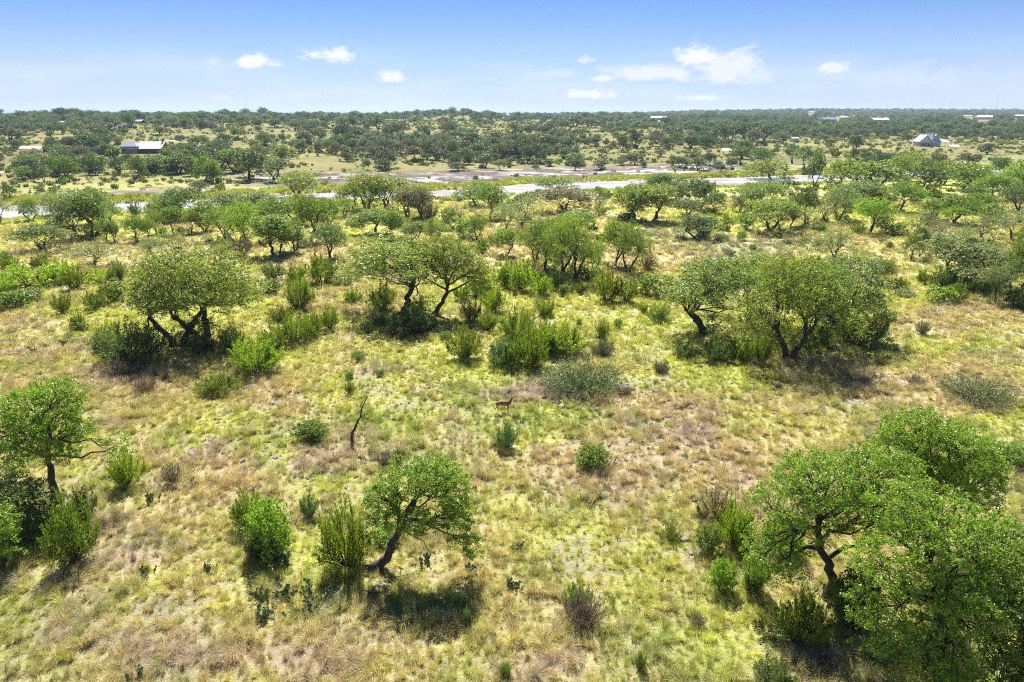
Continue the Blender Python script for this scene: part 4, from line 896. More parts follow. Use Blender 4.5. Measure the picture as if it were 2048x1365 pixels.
Bq = [
 (1160, 780, 190, 84, 'brush', 'grey', 'wide grey-green thorn brush right of the central juniper clump'), (1205, 712, 56, 44, 'brush', 'greyb', None), (1955, 800, 160, 66, 'brush', 'grey', 'long low grey-green thorn brush at the right edge'), (1322, 745, 40, 32, 'brush', 'greyb', 'small grey thorn brush alone in the bright grass'),
 (1845, 668, 32, 32, 'dead', 'brown', 'boxy grey-brown dead bush in the open right meadow'), (235, 752, 62, 42, 'dead', 'brown', 'bare brown brush in front of the big dark juniper'), (292, 785, 52, 40, 'dead', 'brown', 'small brown dead bush below the single-trunked olive oak'), (345, 965, 44, 44, 'dead', 'brown', 'thin dead bush right of the yellow-green juniper'),
 (1165, 1248, 96, 80, 'dead', 'brown', 'grey dead twig bush with green growth behind it, bottom centre'), (1640, 1325, 90, 50, 'dead', 'brown', None), (560, 1085, 50, 40, 'dead', 'brown', None), (770, 930, 40, 34, 'dead', 'brown', None), (1830, 770, 44, 26, 'dead', 'brown', None), (1250, 790, 40, 26, 'dead', 'brown', None), (790, 670, 40, 26, 'dead', 'brown', None), (860, 440, 40, 40, 'dead', 'brown', None), (485, 512, 46, 44, 'dead', 'brown', None), (1730, 770, 30, 22, 'dead', 'brown', None), (205, 700, 40, 40, 'dead', 'brown', None), (1395, 1250, 40, 30, 'dead', 'brown', None),
 (930, 718, 30, 20, 'dead', 'brown', None), (1745, 700, 40, 20, 'dead', 'brown', None),
]
for (u, v, w, h, k, tn, lb) in Bq: put(u, v, w, h, k, tn, lb)

# ---------------------------------------------------------------- dead wood, prickly pear
def branch_thing(u, v, stems, r0, name, label, cat, mat=M_BARKG, sides=7):
    p = ground(u, v)[0]; V, Q = [], []
    for (pts, a, b) in stems:
        pts = np.asarray(pts, float); n = len(pts) * 3
        tt = np.linspace(0, len(pts) - 1, n); i0 = np.minimum(tt.astype(int), len(pts) - 2); fr = (tt - i0)[:, None]
        path = pts[i0] * (1 - fr) + pts[i0 + 1] * fr; path[1:-1] += prng.normal(0, a * .12, path[1:-1].shape)
        tube(path, np.linspace(a, b, n), sides, V, Q)
    o = link(name, mesh_np(name, np.concatenate(V), [np.concatenate(Q)], mats=[mat], smooth=True)); o.location = p
    tag(o, label, cat); return o
branch_thing(705, 896, [([(0, 0, -.1), (.02, 0, .7), (.05, 0, 1.15), (.25, 0, 1.45), (.5, 0, 2.0), (.72, 0, 2.3), (.85, 0, 3.0), (1.3, 0, 3.8)], .125, .03), ([(.72, 0, 2.35), (1.0, 0, 2.5), (1.45, 0, 2.75)], .05, .012), ([(.5, 0, 1.95), (.62, -.1, 1.9), (.72, -.1, 1.95)], .03, .01),
                            ([(.85, 0, 2.9), (.78, 0, 3.2), (.95, 0, 3.5)], .03, .01), ([(1.0, 0, 2.5), (1.1, .1, 2.85)], .02, .008), ([(1.1, 0, 3.2), (1.5, 0, 3.3)], .018, .006)], .1, 'dead_snag', 'bare crooked dead snag standing alone in the meadow left of centre', 'dead tree', mat=M_BARK)
branch_thing(1226, 930, [([(0, 0, -.05), (.12, 0, .35), (.3, 0, .75)], .075, .02), ([(-.4, .1, .04), (.2, 0, .1), (.7, -.1, .08)], .05, .02)], .08, 'broken_stump', 'pale broken stump leaning beside the dense green bush', 'stump')
branch_thing(475, 512, [([(.6, 0, -.1), (.1, 0, 1.4), (-.7, 0, 3.0), (-1.6, 0, 4.4), (-2.6, 0, 5.6)], .28, .05), ([(-.7, 0, 3.0), (-1.8, .3, 3.2), (-3.0, .4, 4.1)], .12, .03), ([(-1.2, 0, 3.8), (-.6, .2, 4.8), (-.7, .2, 5.8)], .1, .03), ([(.2, 0, 1.3), (1.1, -.2, 2.0), (1.9, -.2, 2.2)], .1, .02), ([(-1.8, .3, 3.2), (-2.3, .2, 4.4)], .06, .02), ([(.8, 0, .2), (2.0, -.3, 1.0), (2.9, -.2, .7)], .1, .02)], .2, 'dead_oak', 'grey dead oak limbs slanting left in front of the sunlit oak', 'dead tree')
for i, (u, v, an, ln, lb) in enumerate([(560, 1085, 2.7, 1.3, 'grey fallen branch under the vivid green bush'), (470, 915, .6, .9, 'short pale fallen stick in the grass left of the bare snag'), (215, 965, 2.9, 1.8, 'pale fallen limb in dry grass left of the yellow-green juniper'), (800, 1160, .2, 1.6, 'pale fallen limb in the shade of the leaning oak'), (650, 1340, 1.2, 1.2, 'bleached dead branch at the bottom edge left of centre'), (975, 702, 2.5, 2.2, 'pale dead limb in front of the central juniper clump'), (1000, 1345, 2.0, .8, 'short grey stick near the bottom edge in the centre')]):
    c, s = math.cos(an), math.sin(an)
    branch_thing(u, v, [([(-ln * .5 * c, -ln * .5 * s, .06), (0, 0, .22), (ln * .5 * c, ln * .5 * s, .3)], .05, .02), ([(0, 0, .2), (.2 * s, .3 * c, .55)], .03, .01)], .05, 'fallen_branch', lb, 'fallen branch')

def pad_mat():
    m, t = new_mat('cactus_pad'); L = t.links.new
    g = nd(t, 'ShaderNodeNewGeometry'); rp = nd(t, 'ShaderNodeValToRGB'); L(g.outputs['Random Per Island'], rp.inputs[0])
    rp.color_ramp.elements[0].color = (.075, .125, .05, 1); rp.color_ramp.elements[1].color = (.16, .21, .10, 1)
    pr = nd(t, 'ShaderNodeBsdfPrincipled'); pr.inputs['Roughness'].default_value = .5; L(rp.outputs[0], pr.inputs['Base Color'])
    out = nd(t, 'ShaderNodeOutputMaterial'); L(pr.outputs[0], out.inputs[0]); return m
M_PAD = pad_mat()
def cactus_mesh(name, rng, spread, n, size=.14):
    V, Fq = [], []
    def pad(c, up, nrm, s):
        up = up / np.linalg.norm(up); nrm = nrm - up * (nrm @ up); nrm /= np.linalg.norm(nrm); sd = np.cross(up, nrm)
        k = 8; a = np.linspace(0, 2 * math.pi, k, endpoint=False)
        rim = c + up * (s * (1 + .98 * np.sin(a)))[:, None] + sd * (s * .78 * np.cos(a))[:, None]
        inn1 = c + up * (s * (1 + .6 * np.sin(a)))[:, None] + sd * (s * .5 * np.cos(a))[:, None] + nrm * s * .13
        inn2 = inn1 - nrm * s * .26
        b = sum(len(v) for v in V); V.append(np.concatenate([rim, inn1, inn2]))
        j = np.arange(k); kk = (j + 1) % k
        Fq.append(np.stack([j, kk, k + kk, k + j], 1) + b); Fq.append(np.stack([kk, j, 2 * k + j, 2 * k + kk], 1) + b)
        Fq.append(np.array([[8, 9, 10, 11], [8, 11, 12, 15], [12, 13, 14, 15]]) + b); Fq.append(np.array([[19, 18, 17, 16], [23, 20, 19, 16], [23, 22, 21, 20]]) + b)
        return c + up * s * 1.9
    for i in range(n):
        c = np.array([rng.normal(0, spread), rng.normal(0, spread * .8), -.03]); s = size * rng.uniform(.7, 1.2)
        up = np.array([rng.normal(0, .35), rng.normal(0, .35), 1.0]); nr = rng.normal(0, 1, 3) * [1, 1, .1]
        top = pad(c, up, nr, s)
        for _ in range(int(rng.integers(1, 4))):
            up2 = up + rng.normal(0, .6, 3) * [1, 1, .2]; nr2 = nr + rng.normal(0, .5, 3) * [1, 1, .1]
            t2 = pad(top - up * .02 + rng.normal(0, .03, 3), up2, nr2, s * rng.uniform(.6, .9))
            if rng.random() < .6: pad(t2, up2 + rng.normal(0, .5, 3) * [1, 1, .2], nr2, s * rng.uniform(.5, .8))
    return mesh_np(name, np.concatenate(V), [np.concatenate(Fq)], mats=[M_PAD], smooth=False)
CK = [cactus_mesh('cactus_a', np.random.default_rng(1), .22, 7), cactus_mesh('cactus_b', np.random.default_rng(2), .3, 11), cactus_mesh('cactus_c', np.random.default_rng(3), .7, 30)]
for (u, v, k, s, lb) in [(568, 1122, 1, 1.15, 'tall prickly pear in front of the vivid green bush'), (300, 1000, 0, 1.0, 'small prickly pear left of the big prickly pear patch, near the yellow-green juniper'), (565, 1195, 2, 1.1, 'big dark prickly pear patch below the vivid green bush'), (620, 1205, 2, .9, 'prickly pear patch in the shade left of the leaning oak'), (530, 1235, 1, 1.0, 'prickly pear at the lower left end of the big dark patch'),
                         (1030, 1175, 1, .9, 'prickly pear bottom centre, left of the green-topped bush'), (945, 1140, 1, .9, 'prickly pear right of the leaning oak under its drooping bough'), (845, 1130, 0, 1.0, 'prickly pear pads close to the leaning oak trunk'), (740, 1195, 1, .9, 'prickly pear in the deep shade under the leaning oak'), (390, 975, 0, .9, 'prickly pear hidden in grass left of centre foreground'), (290, 1145, 0, .9, 'low prickly pear in dry grass below the large olive juniper'),
                         (415, 1140, 0, .8, 'low prickly pear between the large olive juniper and the vivid green bush'), (1165, 1000, 0, .8, 'tiny prickly pear in the open grass below the dense green bush'), (130, 690, 0, 1.1, 'prickly pear in pale grass at the far left'), (70, 705, 0, 1.1, 'prickly pear nearest the left edge in the pale grass'), (1185, 790, 1, 1.1, 'prickly pear in front of the wide grey thorn brush'), (1040, 1105, 0, .8, 'prickly pear in grass right of the drooping oak bough'), (265, 1365, 0, 1.0, 'prickly pear at the bottom edge on the left')]:
    o = link('prickly_pear', CK[k]); o.location = ground(u, v)[0]; o.rotation_euler = (0, 0, prng.uniform(0, 6.28)); o.scale = (s, s, s); tag(o, lb, 'cactus', 'prickly pears in the meadow')

# ---------------------------------------------------------------- the deer
def build_deer():
    p = ground(1008, 826)[0]
    bm = bmesh.new(); sl_ = bm.verts.layers.skin.verify()
    vs_ = []
    def vtx(co, r, root=False):
        v = bm.verts.new(co); v[sl_].radius = (r[0], r[1]) if isinstance(r, tuple) else (r, r); v[sl_].use_root = root; vs_.append(v); return v
    def chain(start, pts):
        a = start
        for co, r in pts:
            b = vtx(co, r); bm.edges.new((a, b)); a = b
        return a
    pel = vtx((-.52, 0, .84), (.17, .21), True)
    ch = chain(pel, [((-.3, 0, .85), (.18, .21)), ((0, 0, .81), (.19, .22)), ((.25, 0, .80), (.18, .24)), ((.42, 0, .86), (.14, .20))])
    nk = chain(ch, [((.54, 0, 1.02), (.10, .12)), ((.62, .01, 1.20), (.07, .085)), ((.68, .03, 1.36), (.065, .07))])
    # head turned to look at the camera (towards -y)
    hd = chain(nk, [((.70, -.05, 1.42), (.075, .075)), ((.705, -.15, 1.385), (.052, .052)), ((.707, -.25, 1.35), (.034, .032))])
    head = vs_[-3]
    chain(head, [((.60, .0, 1.48), (.03, .02)), ((.52, .0, 1.56), (.06, .015)), ((.45, .0, 1.62), (.014, .008))])
    chain(head, [((.80, .0, 1.48), (.03, .02)), ((.88, .0, 1.56), (.06, .015)), ((.95, .0, 1.62), (.014, .008))])
    chain(pel, [((-.66, 0, .84), (.04, .035)), ((-.72, 0, .72), (.035, .025)), ((-.73, 0, .62), (.015, .012))])
    for sy, dx in ((-.1, -.07), (.1, .08)):       # hind legs
        chain(pel, [((-.55 + dx * .3, sy, .74), (.09, .08)), ((-.46 + dx, sy, .58), (.055, .055)), ((-.62 + dx, sy, .38), (.03, .03)), ((-.57 + dx, sy, .18), (.02, .02)), ((-.57 + dx, sy, .04), (.02, .02)), ((-.53 + dx, sy, .0), (.024, .018))])
    sh = vs_[3]
    for sy, dx in ((-.09, .05), (.09, -.04)):     # front legs
        chain(vs_[3], [((.30 + dx, sy, .66), (.06, .06)), ((.32 + dx, sy, .50), (.04, .04)), ((.31 + dx, sy, .34), (.028, .028)), ((.31 + dx, sy, .16), (.018, .018)), ((.31 + dx, sy, .04), (.02, .02)), ((.35 + dx, sy, 0), (.024, .018))])
    me = bpy.data.meshes.new('deer_skel'); bm.to_mesh(me); bm.free()
    tmp = bpy.data.objects.new('deer_tmp', me); COL.objects.link(tmp)
    m1 = tmp.modifiers.new('skin', 'SKIN'); m1.use_smooth_shade = True; m2 = tmp.modifiers.new('sub', 'SUBSURF'); m2.levels = 2; m2.render_levels = 2
    dg = bpy.context.evaluated_depsgraph_get(); dg.update()
    body = bpy.data.meshes.new_from_object(tmp.evaluated_get(dg)); bpy.data.objects.remove(tmp)
    m, t = new_mat('deer_coat'); L = t.links.new
    tc = nd(t, 'ShaderNodeTexCoord'); sp = nd(t, 'ShaderNodeSeparateXYZ'); L(tc.outputs['Object'], sp.inputs[0])
    nz = nd(t, 'ShaderNodeTexNoise'); nz.inputs['Scale'].default_value = 9; L(tc.outputs['Object'], nz.inputs['Vector'])
    zz = mathn(t, 'ADD', sp.outputs[2], mathn(t, 'MULTIPLY', mathn(t, 'SUBTRACT', nz.outputs[0], .5), .12))
    rp = nd(t, 'ShaderNodeValToRGB'); L(mathn(t, 'MULTIPLY', zz, .66), rp.inputs[0])
    e = rp.color_ramp.elements; e[0].position = .02; e[0].color = (.10, .055, .035, 1); e[1].position = .56; e[1].color = (.26, .125, .065, 1)
    k = rp.color_ramp.elements.new(.40); k.color = (.36, .24, .17, 1); k = rp.color_ramp.elements.new(.9); k.color = (.22, .13, .085, 1)
    pr = nd(t, 'ShaderNodeBsdfPrincipled'); pr.inputs['Roughness'].default_value = .8; L(rp.outputs[0], pr.inputs['Base Color'])
    out = nd(t, 'ShaderNodeOutputMaterial'); L(pr.outputs[0], out.inputs[0])
    body.materials.clear(); body.materials.append(m)
    for pl in body.polygons: pl.use_smooth = True; pl.material_index = 0
    o = link('deer', body); o.location = (p[0], p[1], p[2] + .02); o.scale = (.96, .96, .96)
    tag(o, 'reddish-brown doe standing in the open meadow, head turned towards the camera', 'deer')
    # white tail edge and dark eyes and nose
    for nm, pts, c in (('eye', [(.645, -.095, 1.44), (.755, -.095, 1.44)], (.01, .008, .006)), ('nose', [(.707, -.28, 1.35)], (.015, .012, .012))):
        for q in pts:
            b2 = bmesh.new(); bmesh.ops.create_uvsphere(b2, u_segments=10, v_segments=8, radius=.014 if nm == 'eye' else .017); mm = bpy.data.meshes.new(nm); b2.to_mesh(mm); b2.free()
            mt = bpy.data.materials.get('deer_dark')
            if mt is None: mt = rough_mat('deer_dark', (.012, .01, .01), (.02, .016, .014), 4, .1, rough=.25)
            mm.materials.append(mt); e_ = link(nm, mm, o); e_.location = q
build_deer()

# ---------------------------------------------------------------- buildings beyond the river
def metal(name, c, rough=.35, metallic=0.0, spec=.6):
    m, t = new_mat(name); L = t.links.new
    tc = nd(t, 'ShaderNodeTexCoord'); nz = nd(t, 'ShaderNodeTexNoise'); nz.inputs['Scale'].default_value = .8; nz.inputs['Detail'].default_value = 4; L(tc.outputs['Object'], nz.inputs['Vector'])
    wv = nd(t, 'ShaderNodeTexWave'); wv.inputs['Scale'].default_value = 1.2; L(tc.outputs['Object'], wv.inputs['Vector'])
    mx = nd(t, 'ShaderNodeMix', data_type='RGBA'); L(nz.outputs[0], mx.inputs[0]); mx.inputs[6].default_value = (*[k * .82 for k in c], 1); mx.inputs[7].default_value = (*c, 1)
    pr = nd(t, 'ShaderNodeBsdfPrincipled'); pr.inputs['Roughness'].default_value = rough; pr.inputs['Metallic'].default_value = metallic; pr.inputs['Specular IOR Level'].default_value = spec; L(mx.outputs[2], pr.inputs['Base Color'])
    bp = nd(t, 'ShaderNodeBump'); bp.inputs['Strength'].default_value = .25; bp.inputs['Distance'].default_value = .03; L(wv.outputs[0], bp.inputs['Height']); L(bp.outputs[0], pr.inputs['Normal'])
    out = nd(t, 'ShaderNodeOutputMaterial'); L(pr.outputs[0], out.inputs[0]); return m
M_RW = metal('white_metal_roof', (.90, .90, .90), rough=.28); M_RB = metal('blue_grey_metal_roof', (.34, .38, .47)); M_RG = metal('galvanised_roof', (.66, .68, .76))
M_STONE = rough_mat('stone_wall', (.36, .33, .31), (.56, .52, .49), 1.4, .5); M_WOODD = rough_mat('brown_boards', (.10, .065, .05), (.19, .13, .10), 1.5, .4, stretch=(3, 3, .5)); M_BOARD = rough_mat('grey_siding', (.60, .60, .68), (.72, .72, .80), 1.2, .3, stretch=(.5, .5, 4))
M_CREAM = rough_mat('cream_wall', (.50, .46, .40), (.62, .57, .50), 1, .2); M_TRIM = rough_mat('white_trim', (.62, .62, .62), (.75, .75, .74), 2, .1, rough=.5); M_GLASS = rough_mat('dark_glass', (.015, .02, .03), (.035, .045, .06), 1, 0, rough=.08)
M_BLUE = metal('blue_metal_roof', (.22, .38, .72)); M_RED = rough_mat('red_brick', (.23, .10, .08), (.34, .17, .13), 3, .3); M_DARK = rough_mat('dark_shed_wall', (.02, .018, .018), (.05, .04, .04), 2, .2)

def box_mesh(name, boxes, mat):
    V, Fq = [], []
    for (x0, x1, y0, y1, z0, z1) in boxes:
        b = len(V) * 8
        V.append([(x0, y0, z0), (x1, y0, z0), (x1, y1, z0), (x0, y1, z0), (x0, y0, z1), (x1, y0, z1), (x1, y1, z1), (x0, y1, z1)])
        Fq.append(np.array([(0, 3, 2, 1), (4, 5, 6, 7), (0, 1, 5, 4), (1, 2, 6, 5), (2, 3, 7, 6), (3, 0, 4, 7)]) + b)
    return mesh_np(name, np.array(V).reshape(-1, 3), [np.concatenate(Fq)], mats=[mat])

def roof_mesh(name, x0, x1, y0, y1, z, hgt, mat, axis='x', ov=.5, th=.14, hip=0.0):
    """a pitched roof of real thickness; axis is the direction of the ridge; hip pulls the ridge ends in"""
    x0 -= ov; x1 += ov; y0 -= ov; y1 += ov
    if axis == 'x': ym = (y0 + y1) / 2; R0, R1 = (x0 + hip, ym, z + hgt), (x1 - hip, ym, z + hgt)
    else: xm = (x0 + x1) / 2; R0, R1 = (xm, y0 + hip, z + hgt), (xm, y1 - hip, z + hgt)
    top = [(x0, y0, z), (x1, y0, z), (x1, y1, z), (x0, y1, z), R0, R1]
    V = [(a, b, c + th) for a, b, c in top] + top
    if axis == 'x': q = [(0, 1, 5, 4), (2, 3, 4, 5)]; tr = [(3, 0, 4), (1, 2, 5)]
    else: q = [(1, 2, 5, 4), (3, 0, 4, 5)]; tr = [(0, 1, 4), (2, 3, 5)]
    fq = [list(a) for a in q] + [[a + 6 for a in reversed(f)] for f in q]
    ft = [] 
    if hip > 0: ft = [list(a) for a in tr] + [[a + 6 for a in reversed(f)] for f in tr]
    ring = [(0, 1), (1, 2), (2, 3), (3, 0)]
    if hip == 0:
        ring = [(0, 1), (2, 3)] if axis == 'x' else [(1, 2), (3, 0)]
        ends = [(3, 4), (4, 0), (1, 5), (5, 2)] if axis == 'x' else [(0, 4), (4, 1), (2, 5), (5, 3)]
        ring += ends
    fq += [[a + 6, b + 6, b, a] for a, b in ring]
    fs = [np.array(fq)]
    if ft: fs.append(np.array(ft))
    return mesh_np(name, V, fs, mats=[mat])

def gable_mesh(name, pts, thick, mat):   # triangular wall infill: pts three corners of a vertical triangle, thickness along y or x
    a, b, c = [np.array(p, float) for p in pts]; n = np.cross(b - a, c - a); n = n / np.linalg.norm(n) * thick
    V = [a, b, c, a + n, b + n, c + n]
    return mesh_np(name, V, [np.array([(0, 1, 4, 3), (1, 2, 5, 4), (2, 0, 3, 5)]), np.array([(0, 2, 1), (3, 4, 5)])], mats=[mat])

def house(u, v, rz, label, cat='house', name='house', sc=1.0, p=None):
    p = ground(u, v)[0] if p is None else p
    r = bpy.data.objects.new(name, None); COL.objects.link(r); r.location = (p[0], p[1], p[2] - .15); r.rotation_euler = (0, 0, rz); r.scale = (sc, sc, sc); tag(r, label, cat)
    return r
def windows(root, lst, y=None, mat=M_GLASS):
    """lst of (x, z, w, h, y_face): panes with a frame, each its own part"""
    for (x, z, w, h, yf) in lst:
        f = link('window', box_mesh('window_frame', [(x - w / 2 - .1, x + w / 2 + .1, yf - .08, yf + .02, z - .1, z), (x - w / 2 - .1, x + w / 2 + .1, yf - .08, yf + .02, z + h, z + h + .1), (x - w / 2 - .1, x - w / 2, yf - .08, yf + .02, z, z + h), (x + w / 2, x + w / 2 + .1, yf - .08, yf + .02, z, z + h)], M_TRIM), root)
        link('pane', box_mesh('pane', [(x - w / 2, x + w / 2, yf - .04, yf + .01, z, z + h)], M_GLASS), f)

MPP = lambda u, v: (lambda p: (p[1] * CP - (p[2] - CAMZ) * SP) / F)(ground(u, v)[0])
# ranch house left: stone wing under a blue-grey gable and a long white roof
mp = MPP(290, 306); Lw = 84 * mp
h1 = house(288, 307, 0.05, 'ranch house with a long white metal roof, blue-grey hipped wing and red chimney')
k = Lw / 22.0
h1.scale = (k, k, k)
link('wing_wall', box_mesh('wing_wall', [(-10, -2.2, -3, 4, -.6, 3.6)], M_STONE), h1)
link('wing_roof', roof_mesh('wing_roof', -10, -2.2, -3, 4, 3.6, 2.3, M_RB, 'x', ov=.9, hip=3.0), h1)
link('main_wall', box_mesh('main_wall', [(-2.1, 9.8, -1.0, 8, -.6, 2.3)], M_WOODD), h1)
link('main_roof', roof_mesh('main_roof', -1.9, 9.8, -2.2, 9.2, 2.4, 3.4, M_RW, 'x', ov=.5), h1)
for e_, xx in ((0, -2.0), (1, 9.5)):
    link('gable', gable_mesh('gable', [(xx, -1.0, 2.3), (xx, 8.0, 2.3), (xx, 3.5, 4.9)], .2, M_WOODD), h1)
link('chimney', box_mesh('chimney', [(8.6, 9.4, 3.2, 4.2, 4.5, 7.2), (8.5, 9.5, 3.1, 4.3, 7.2, 7.4)], M_RED), h1)
windows(h1, [(-8.2, 1.2, 1.3, 1.4, -3.0), (-3.6, 1.2, 1.2, 1.4, -3.0), (3.5, .8, 1.4, 1.0, -1.0)])
pc_ = link('porch', box_mesh('porch', [(-4.6, -2.3, -5.2, -3.05, -.2, 0), (-4.6, -4.4, -5.2, -5.0, 0, 2.6), (-2.5, -2.3, -5.2, -5.0, 0, 2.6), (-4.8, -2.1, -5.4, -3.05, 2.6, 2.75)], M_STONE), h1)
d_ = link('door', box_mesh('door', [(-5.9, -5.0, -3.06, -2.98, -.1, 2.1)], M_WOODD), h1); link('handle', box_mesh('handle', [(-5.15, -5.08, -3.14, -3.06, .95, 1.05)], M_TRIM), d_)
# big right house: white-grey roofs, front gable of siding, dormer and stone chimney
mp = MPP(1862, 292); k = 64 * mp / 22.0
h2 = house(1862, 293, -.10, 'large white-roofed farmhouse with front gable, dormer and stone chimney at right'); h2.scale = (k, k, k)
link('main_wall', box_mesh('main_wall', [(-9.2, 6.0, 0, 8, -.6, 3.0)], M_BOARD), h2)
link('main_roof', roof_mesh('main_roof', -4.5, 6.0, -.3, 8.3, 3.05, 5.2, M_RG, 'x', ov=.5, hip=2.2), h2)
link('gable_roof', roof_mesh('gable_roof', -9.0, -1.6, -3.0, 6.0, 3.05, 4.4, M_RG, 'y', ov=.7), h2)
link('gable_wall', box_mesh('gable_wall', [(-9.0, -1.6, -2.6, -.05, -.6, 3.0)], M_BOARD), h2)
link('gable', gable_mesh('gable', [(-9.2, -2.6, 3.0), (-1.4, -2.6, 3.0), (-5.3, -2.6, 7.0)], .2, M_BOARD), h2)
link('porch_roof', mesh_np('porch_roof', [(0, -3.6, 3.0), (11.2, -3.4, 2.8), (8.0, 1.2, 4.6), (0, .8, 4.6), (0, -3.6, 3.15), (11.2, -3.4, 2.95), (8.0, 1.2, 4.75), (0, .8, 4.75)], np.array([(0, 3, 2, 1), (4, 5, 6, 7), (0, 1, 5, 4), (1, 2, 6, 5), (2, 3, 7, 6), (3, 0, 4, 7)]), mats=[M_RG]), h2)
for xx in (.3, 3.8, 7.2, 10.6): link('post', box_mesh('post', [(xx, xx + .25, -3.3, -3.05, 0, 2.82)], M_TRIM), h2)
link('deck', box_mesh('deck', [(-.5, 11, -3.6, -.05, -.2, 0), (-13.5, -9.3, -4.2, 2.0, -.3, -.05)], M_TRIM), h2)
dm_ = link('dormer', box_mesh('dormer', [(.8, 4.2, -.2, 3.0, 4.9, 6.6)], M_BOARD), h2); link('pane', box_mesh('pane', [(2.9, 3.9, -.26, -.18, 5.2, 6.4)], M_GLASS), dm_)
link('dormer_roof', roof_mesh('dormer_roof', .8, 4.2, -.2, 3.2, 6.62, .8, M_RG, 'y', ov=.25), h2)
link('chimney', box_mesh('chimney', [(-.4, .9, -.9, .3, 3.2, 9.0), (-.55, 1.05, -1.05, .45, 9.0, 9.3)], M_STONE), h2)
windows(h2, [(-7.6, .9, .9, 1.7, -2.6), (-6.2, .9, .9, 1.7, -2.6), (-4.8, .9, .9, 1.7, -2.6), (7.0, .9, 1.4, 1.6, -.05)] and [(-7.6, .9, .9, 1.7, -2.6), (-6.2, .9, .9, 1.7, -2.6), (-4.8, .9, .9, 1.7, -2.6)])
d_ = link('door', box_mesh('door', [(-3.4, -2.3, -2.68, -2.58, 0, 2.2)], M_DARK), h2); link('handle', box_mesh('handle', [(-2.5, -2.43, -2.76, -2.68, 1, 1.1)], M_TRIM), d_)
link('pergola', box_mesh('pergola', [(-13.2, -13.0, -4, -3.8, -.05, 2.8), (-11.4, -11.2, -4, -3.8, -.05, 2.8), (-13.2, -13.0, 1.5, 1.7, -.05, 2.8), (-9.8, -9.6, -4, -3.8, -.05, 2.8), (-13.4, -9.4, -4.02, -3.78, 2.8, 3.0), (-13.4, -9.4, 1.48, 1.72, 2.8, 3.0), (-13.22, -12.98, -3.7, 1.4, 2.82, 3.02)], M_WOODD), h2)

def simple_shed(u, v, wpx, hpx, label, roof=M_RW, wall=M_CREAM, rz=0., cat='house', name='house', ratio=.55, pitch=.28, openf=False, wins=2, hip=0.):
    mp = MPP(u, v); W_ = wpx * mp; Hh = max(hpx * mp, 2.2); D = W_ * ratio; hr = min(Hh * .45, D * pitch); hw = Hh - hr
    r = house(u, v, rz, label, cat, name)
    x0, x1 = -W_ / 2, W_ / 2
    if openf:
        for xx in (x0 + .2, 0, x1 - .4):
            for yy in (-D / 2 + .2, D / 2 - .4): link('post', box_mesh('post', [(xx, xx + .2, yy, yy + .2, -.4, hw)], M_WOODD), r)
    else:
        link('wall', box_mesh('wall', [(x0, x1, -D / 2, D / 2, -.8, hw)], wall), r)
        for sx in (x0 + .02, x1 - .22): link('gable', gable_mesh('gable', [(sx, -D / 2, hw), (sx, D / 2, hw), (sx, 0, hw + hr * .92)], .2, wall), r)
        n = wins
        if n: windows(r, [((i + .5) / n * W_ * .8 - W_ * .4, hw * .35, W_ * .09, hw * .4, -D / 2) for i in range(n)])
        dd = link('door', box_mesh('door', [(x1 - W_ * .2, x1 - W_ * .2 + min(1.1, W_ * .1), -D / 2 - .05, -D / 2 + .03, -.1, min(2.1, hw * .85))], M_WOODD), r)
    link('roof', roof_mesh('roof', x0, x1, -D / 2, D / 2, hw, hr, roof, 'x', ov=.4, hip=hip), r)
    return r
simple_shed(66, 303, 40, 10, 'long white-roofed shed left of the ranch house', M_RW, M_DARK, .05, 'shed', 'shed', .42, .5, openf=True)
simple_shed(97, 306, 14, 11, 'small black-walled shed right of the long white-roofed shed', M_DARK, M_DARK, .2, 'shed', 'shed', .8, .3, wins=0)
simple_shed(23, 242, 38, 6, 'long low pale building on the left skyline ridge', M_RG, M_CREAM, 0, 'building', 'ranch_building', .4, .2)
simple_shed(127, 248, 12, 4, 'small white-roofed hut among trees on the left ridge', M_RW, M_CREAM, .2, 'hut', 'hut', wins=0)
simple_shed(169, 243, 7, 3.2, 'tiny pale-roofed hut right of the white-roofed hut on the left ridge', M_RW, M_CREAM, 0, 'hut', 'hut', wins=0)
simple_shed(225, 261, 13, 5.5, 'small white hut in the clearing behind the ranch house', M_RW, M_CREAM, .1, 'hut', 'hut', .8, .4, wins=1)
simple_shed(281, 247, 24, 7, 'dark-walled pale-roofed house under trees behind the ranch house', M_RG, M_DARK, -.5, wins=2)
simple_shed(250, 256, 22, 6, 'low grey-roofed house left of the dark-walled house', M_RB, M_DARK, .2, wins=2)
simple_shed(1013, 236, 11, 8, 'white-gabled cottage on the skyline right of the knoll', M_RW, M_CREAM, 1.2, 'cottage', 'cottage', .9, .6, wins=1)
simple_shed(1318, 240, 30, 7, 'pink-walled villa with pale roofs in the distant trees right of centre', M_RW, M_CREAM, -.1, 'villa', 'villa', .6, .4, wins=3, hip=1)
simple_shed(1461, 309, 30, 12, 'open pavilion with a tan roof on posts near the river', metal('tan_roof', (.55, .46, .42)), M_WOODD, -.35, 'pavilion', 'pavilion', .6, .35, openf=True)
simple_shed(1588, 284, 14, 9, 'small pale blue-grey shed at the foot of the dark woods', M_RG, M_BOARD, .2, 'shed', 'shed', .8, .2, wins=1)
simple_shed(1656, 243, 28, 7, 'long blue-roofed house in the distant woods at right', M_BLUE, M_CREAM, .1, wins=3)
simple_shed(1687, 240, 16, 7, 'pale pink hip-roofed house right of the blue-roofed house', metal('pale_pink_roof', (.66, .58, .56)), M_CREAM, -.4, wins=2, hip=2)
simple_shed(1757, 245, 35, 8.5, 'large white barn standing out in the distant woods', M_RW, M_RED, .12, 'barn', 'barn', .6, .6, wins=0)
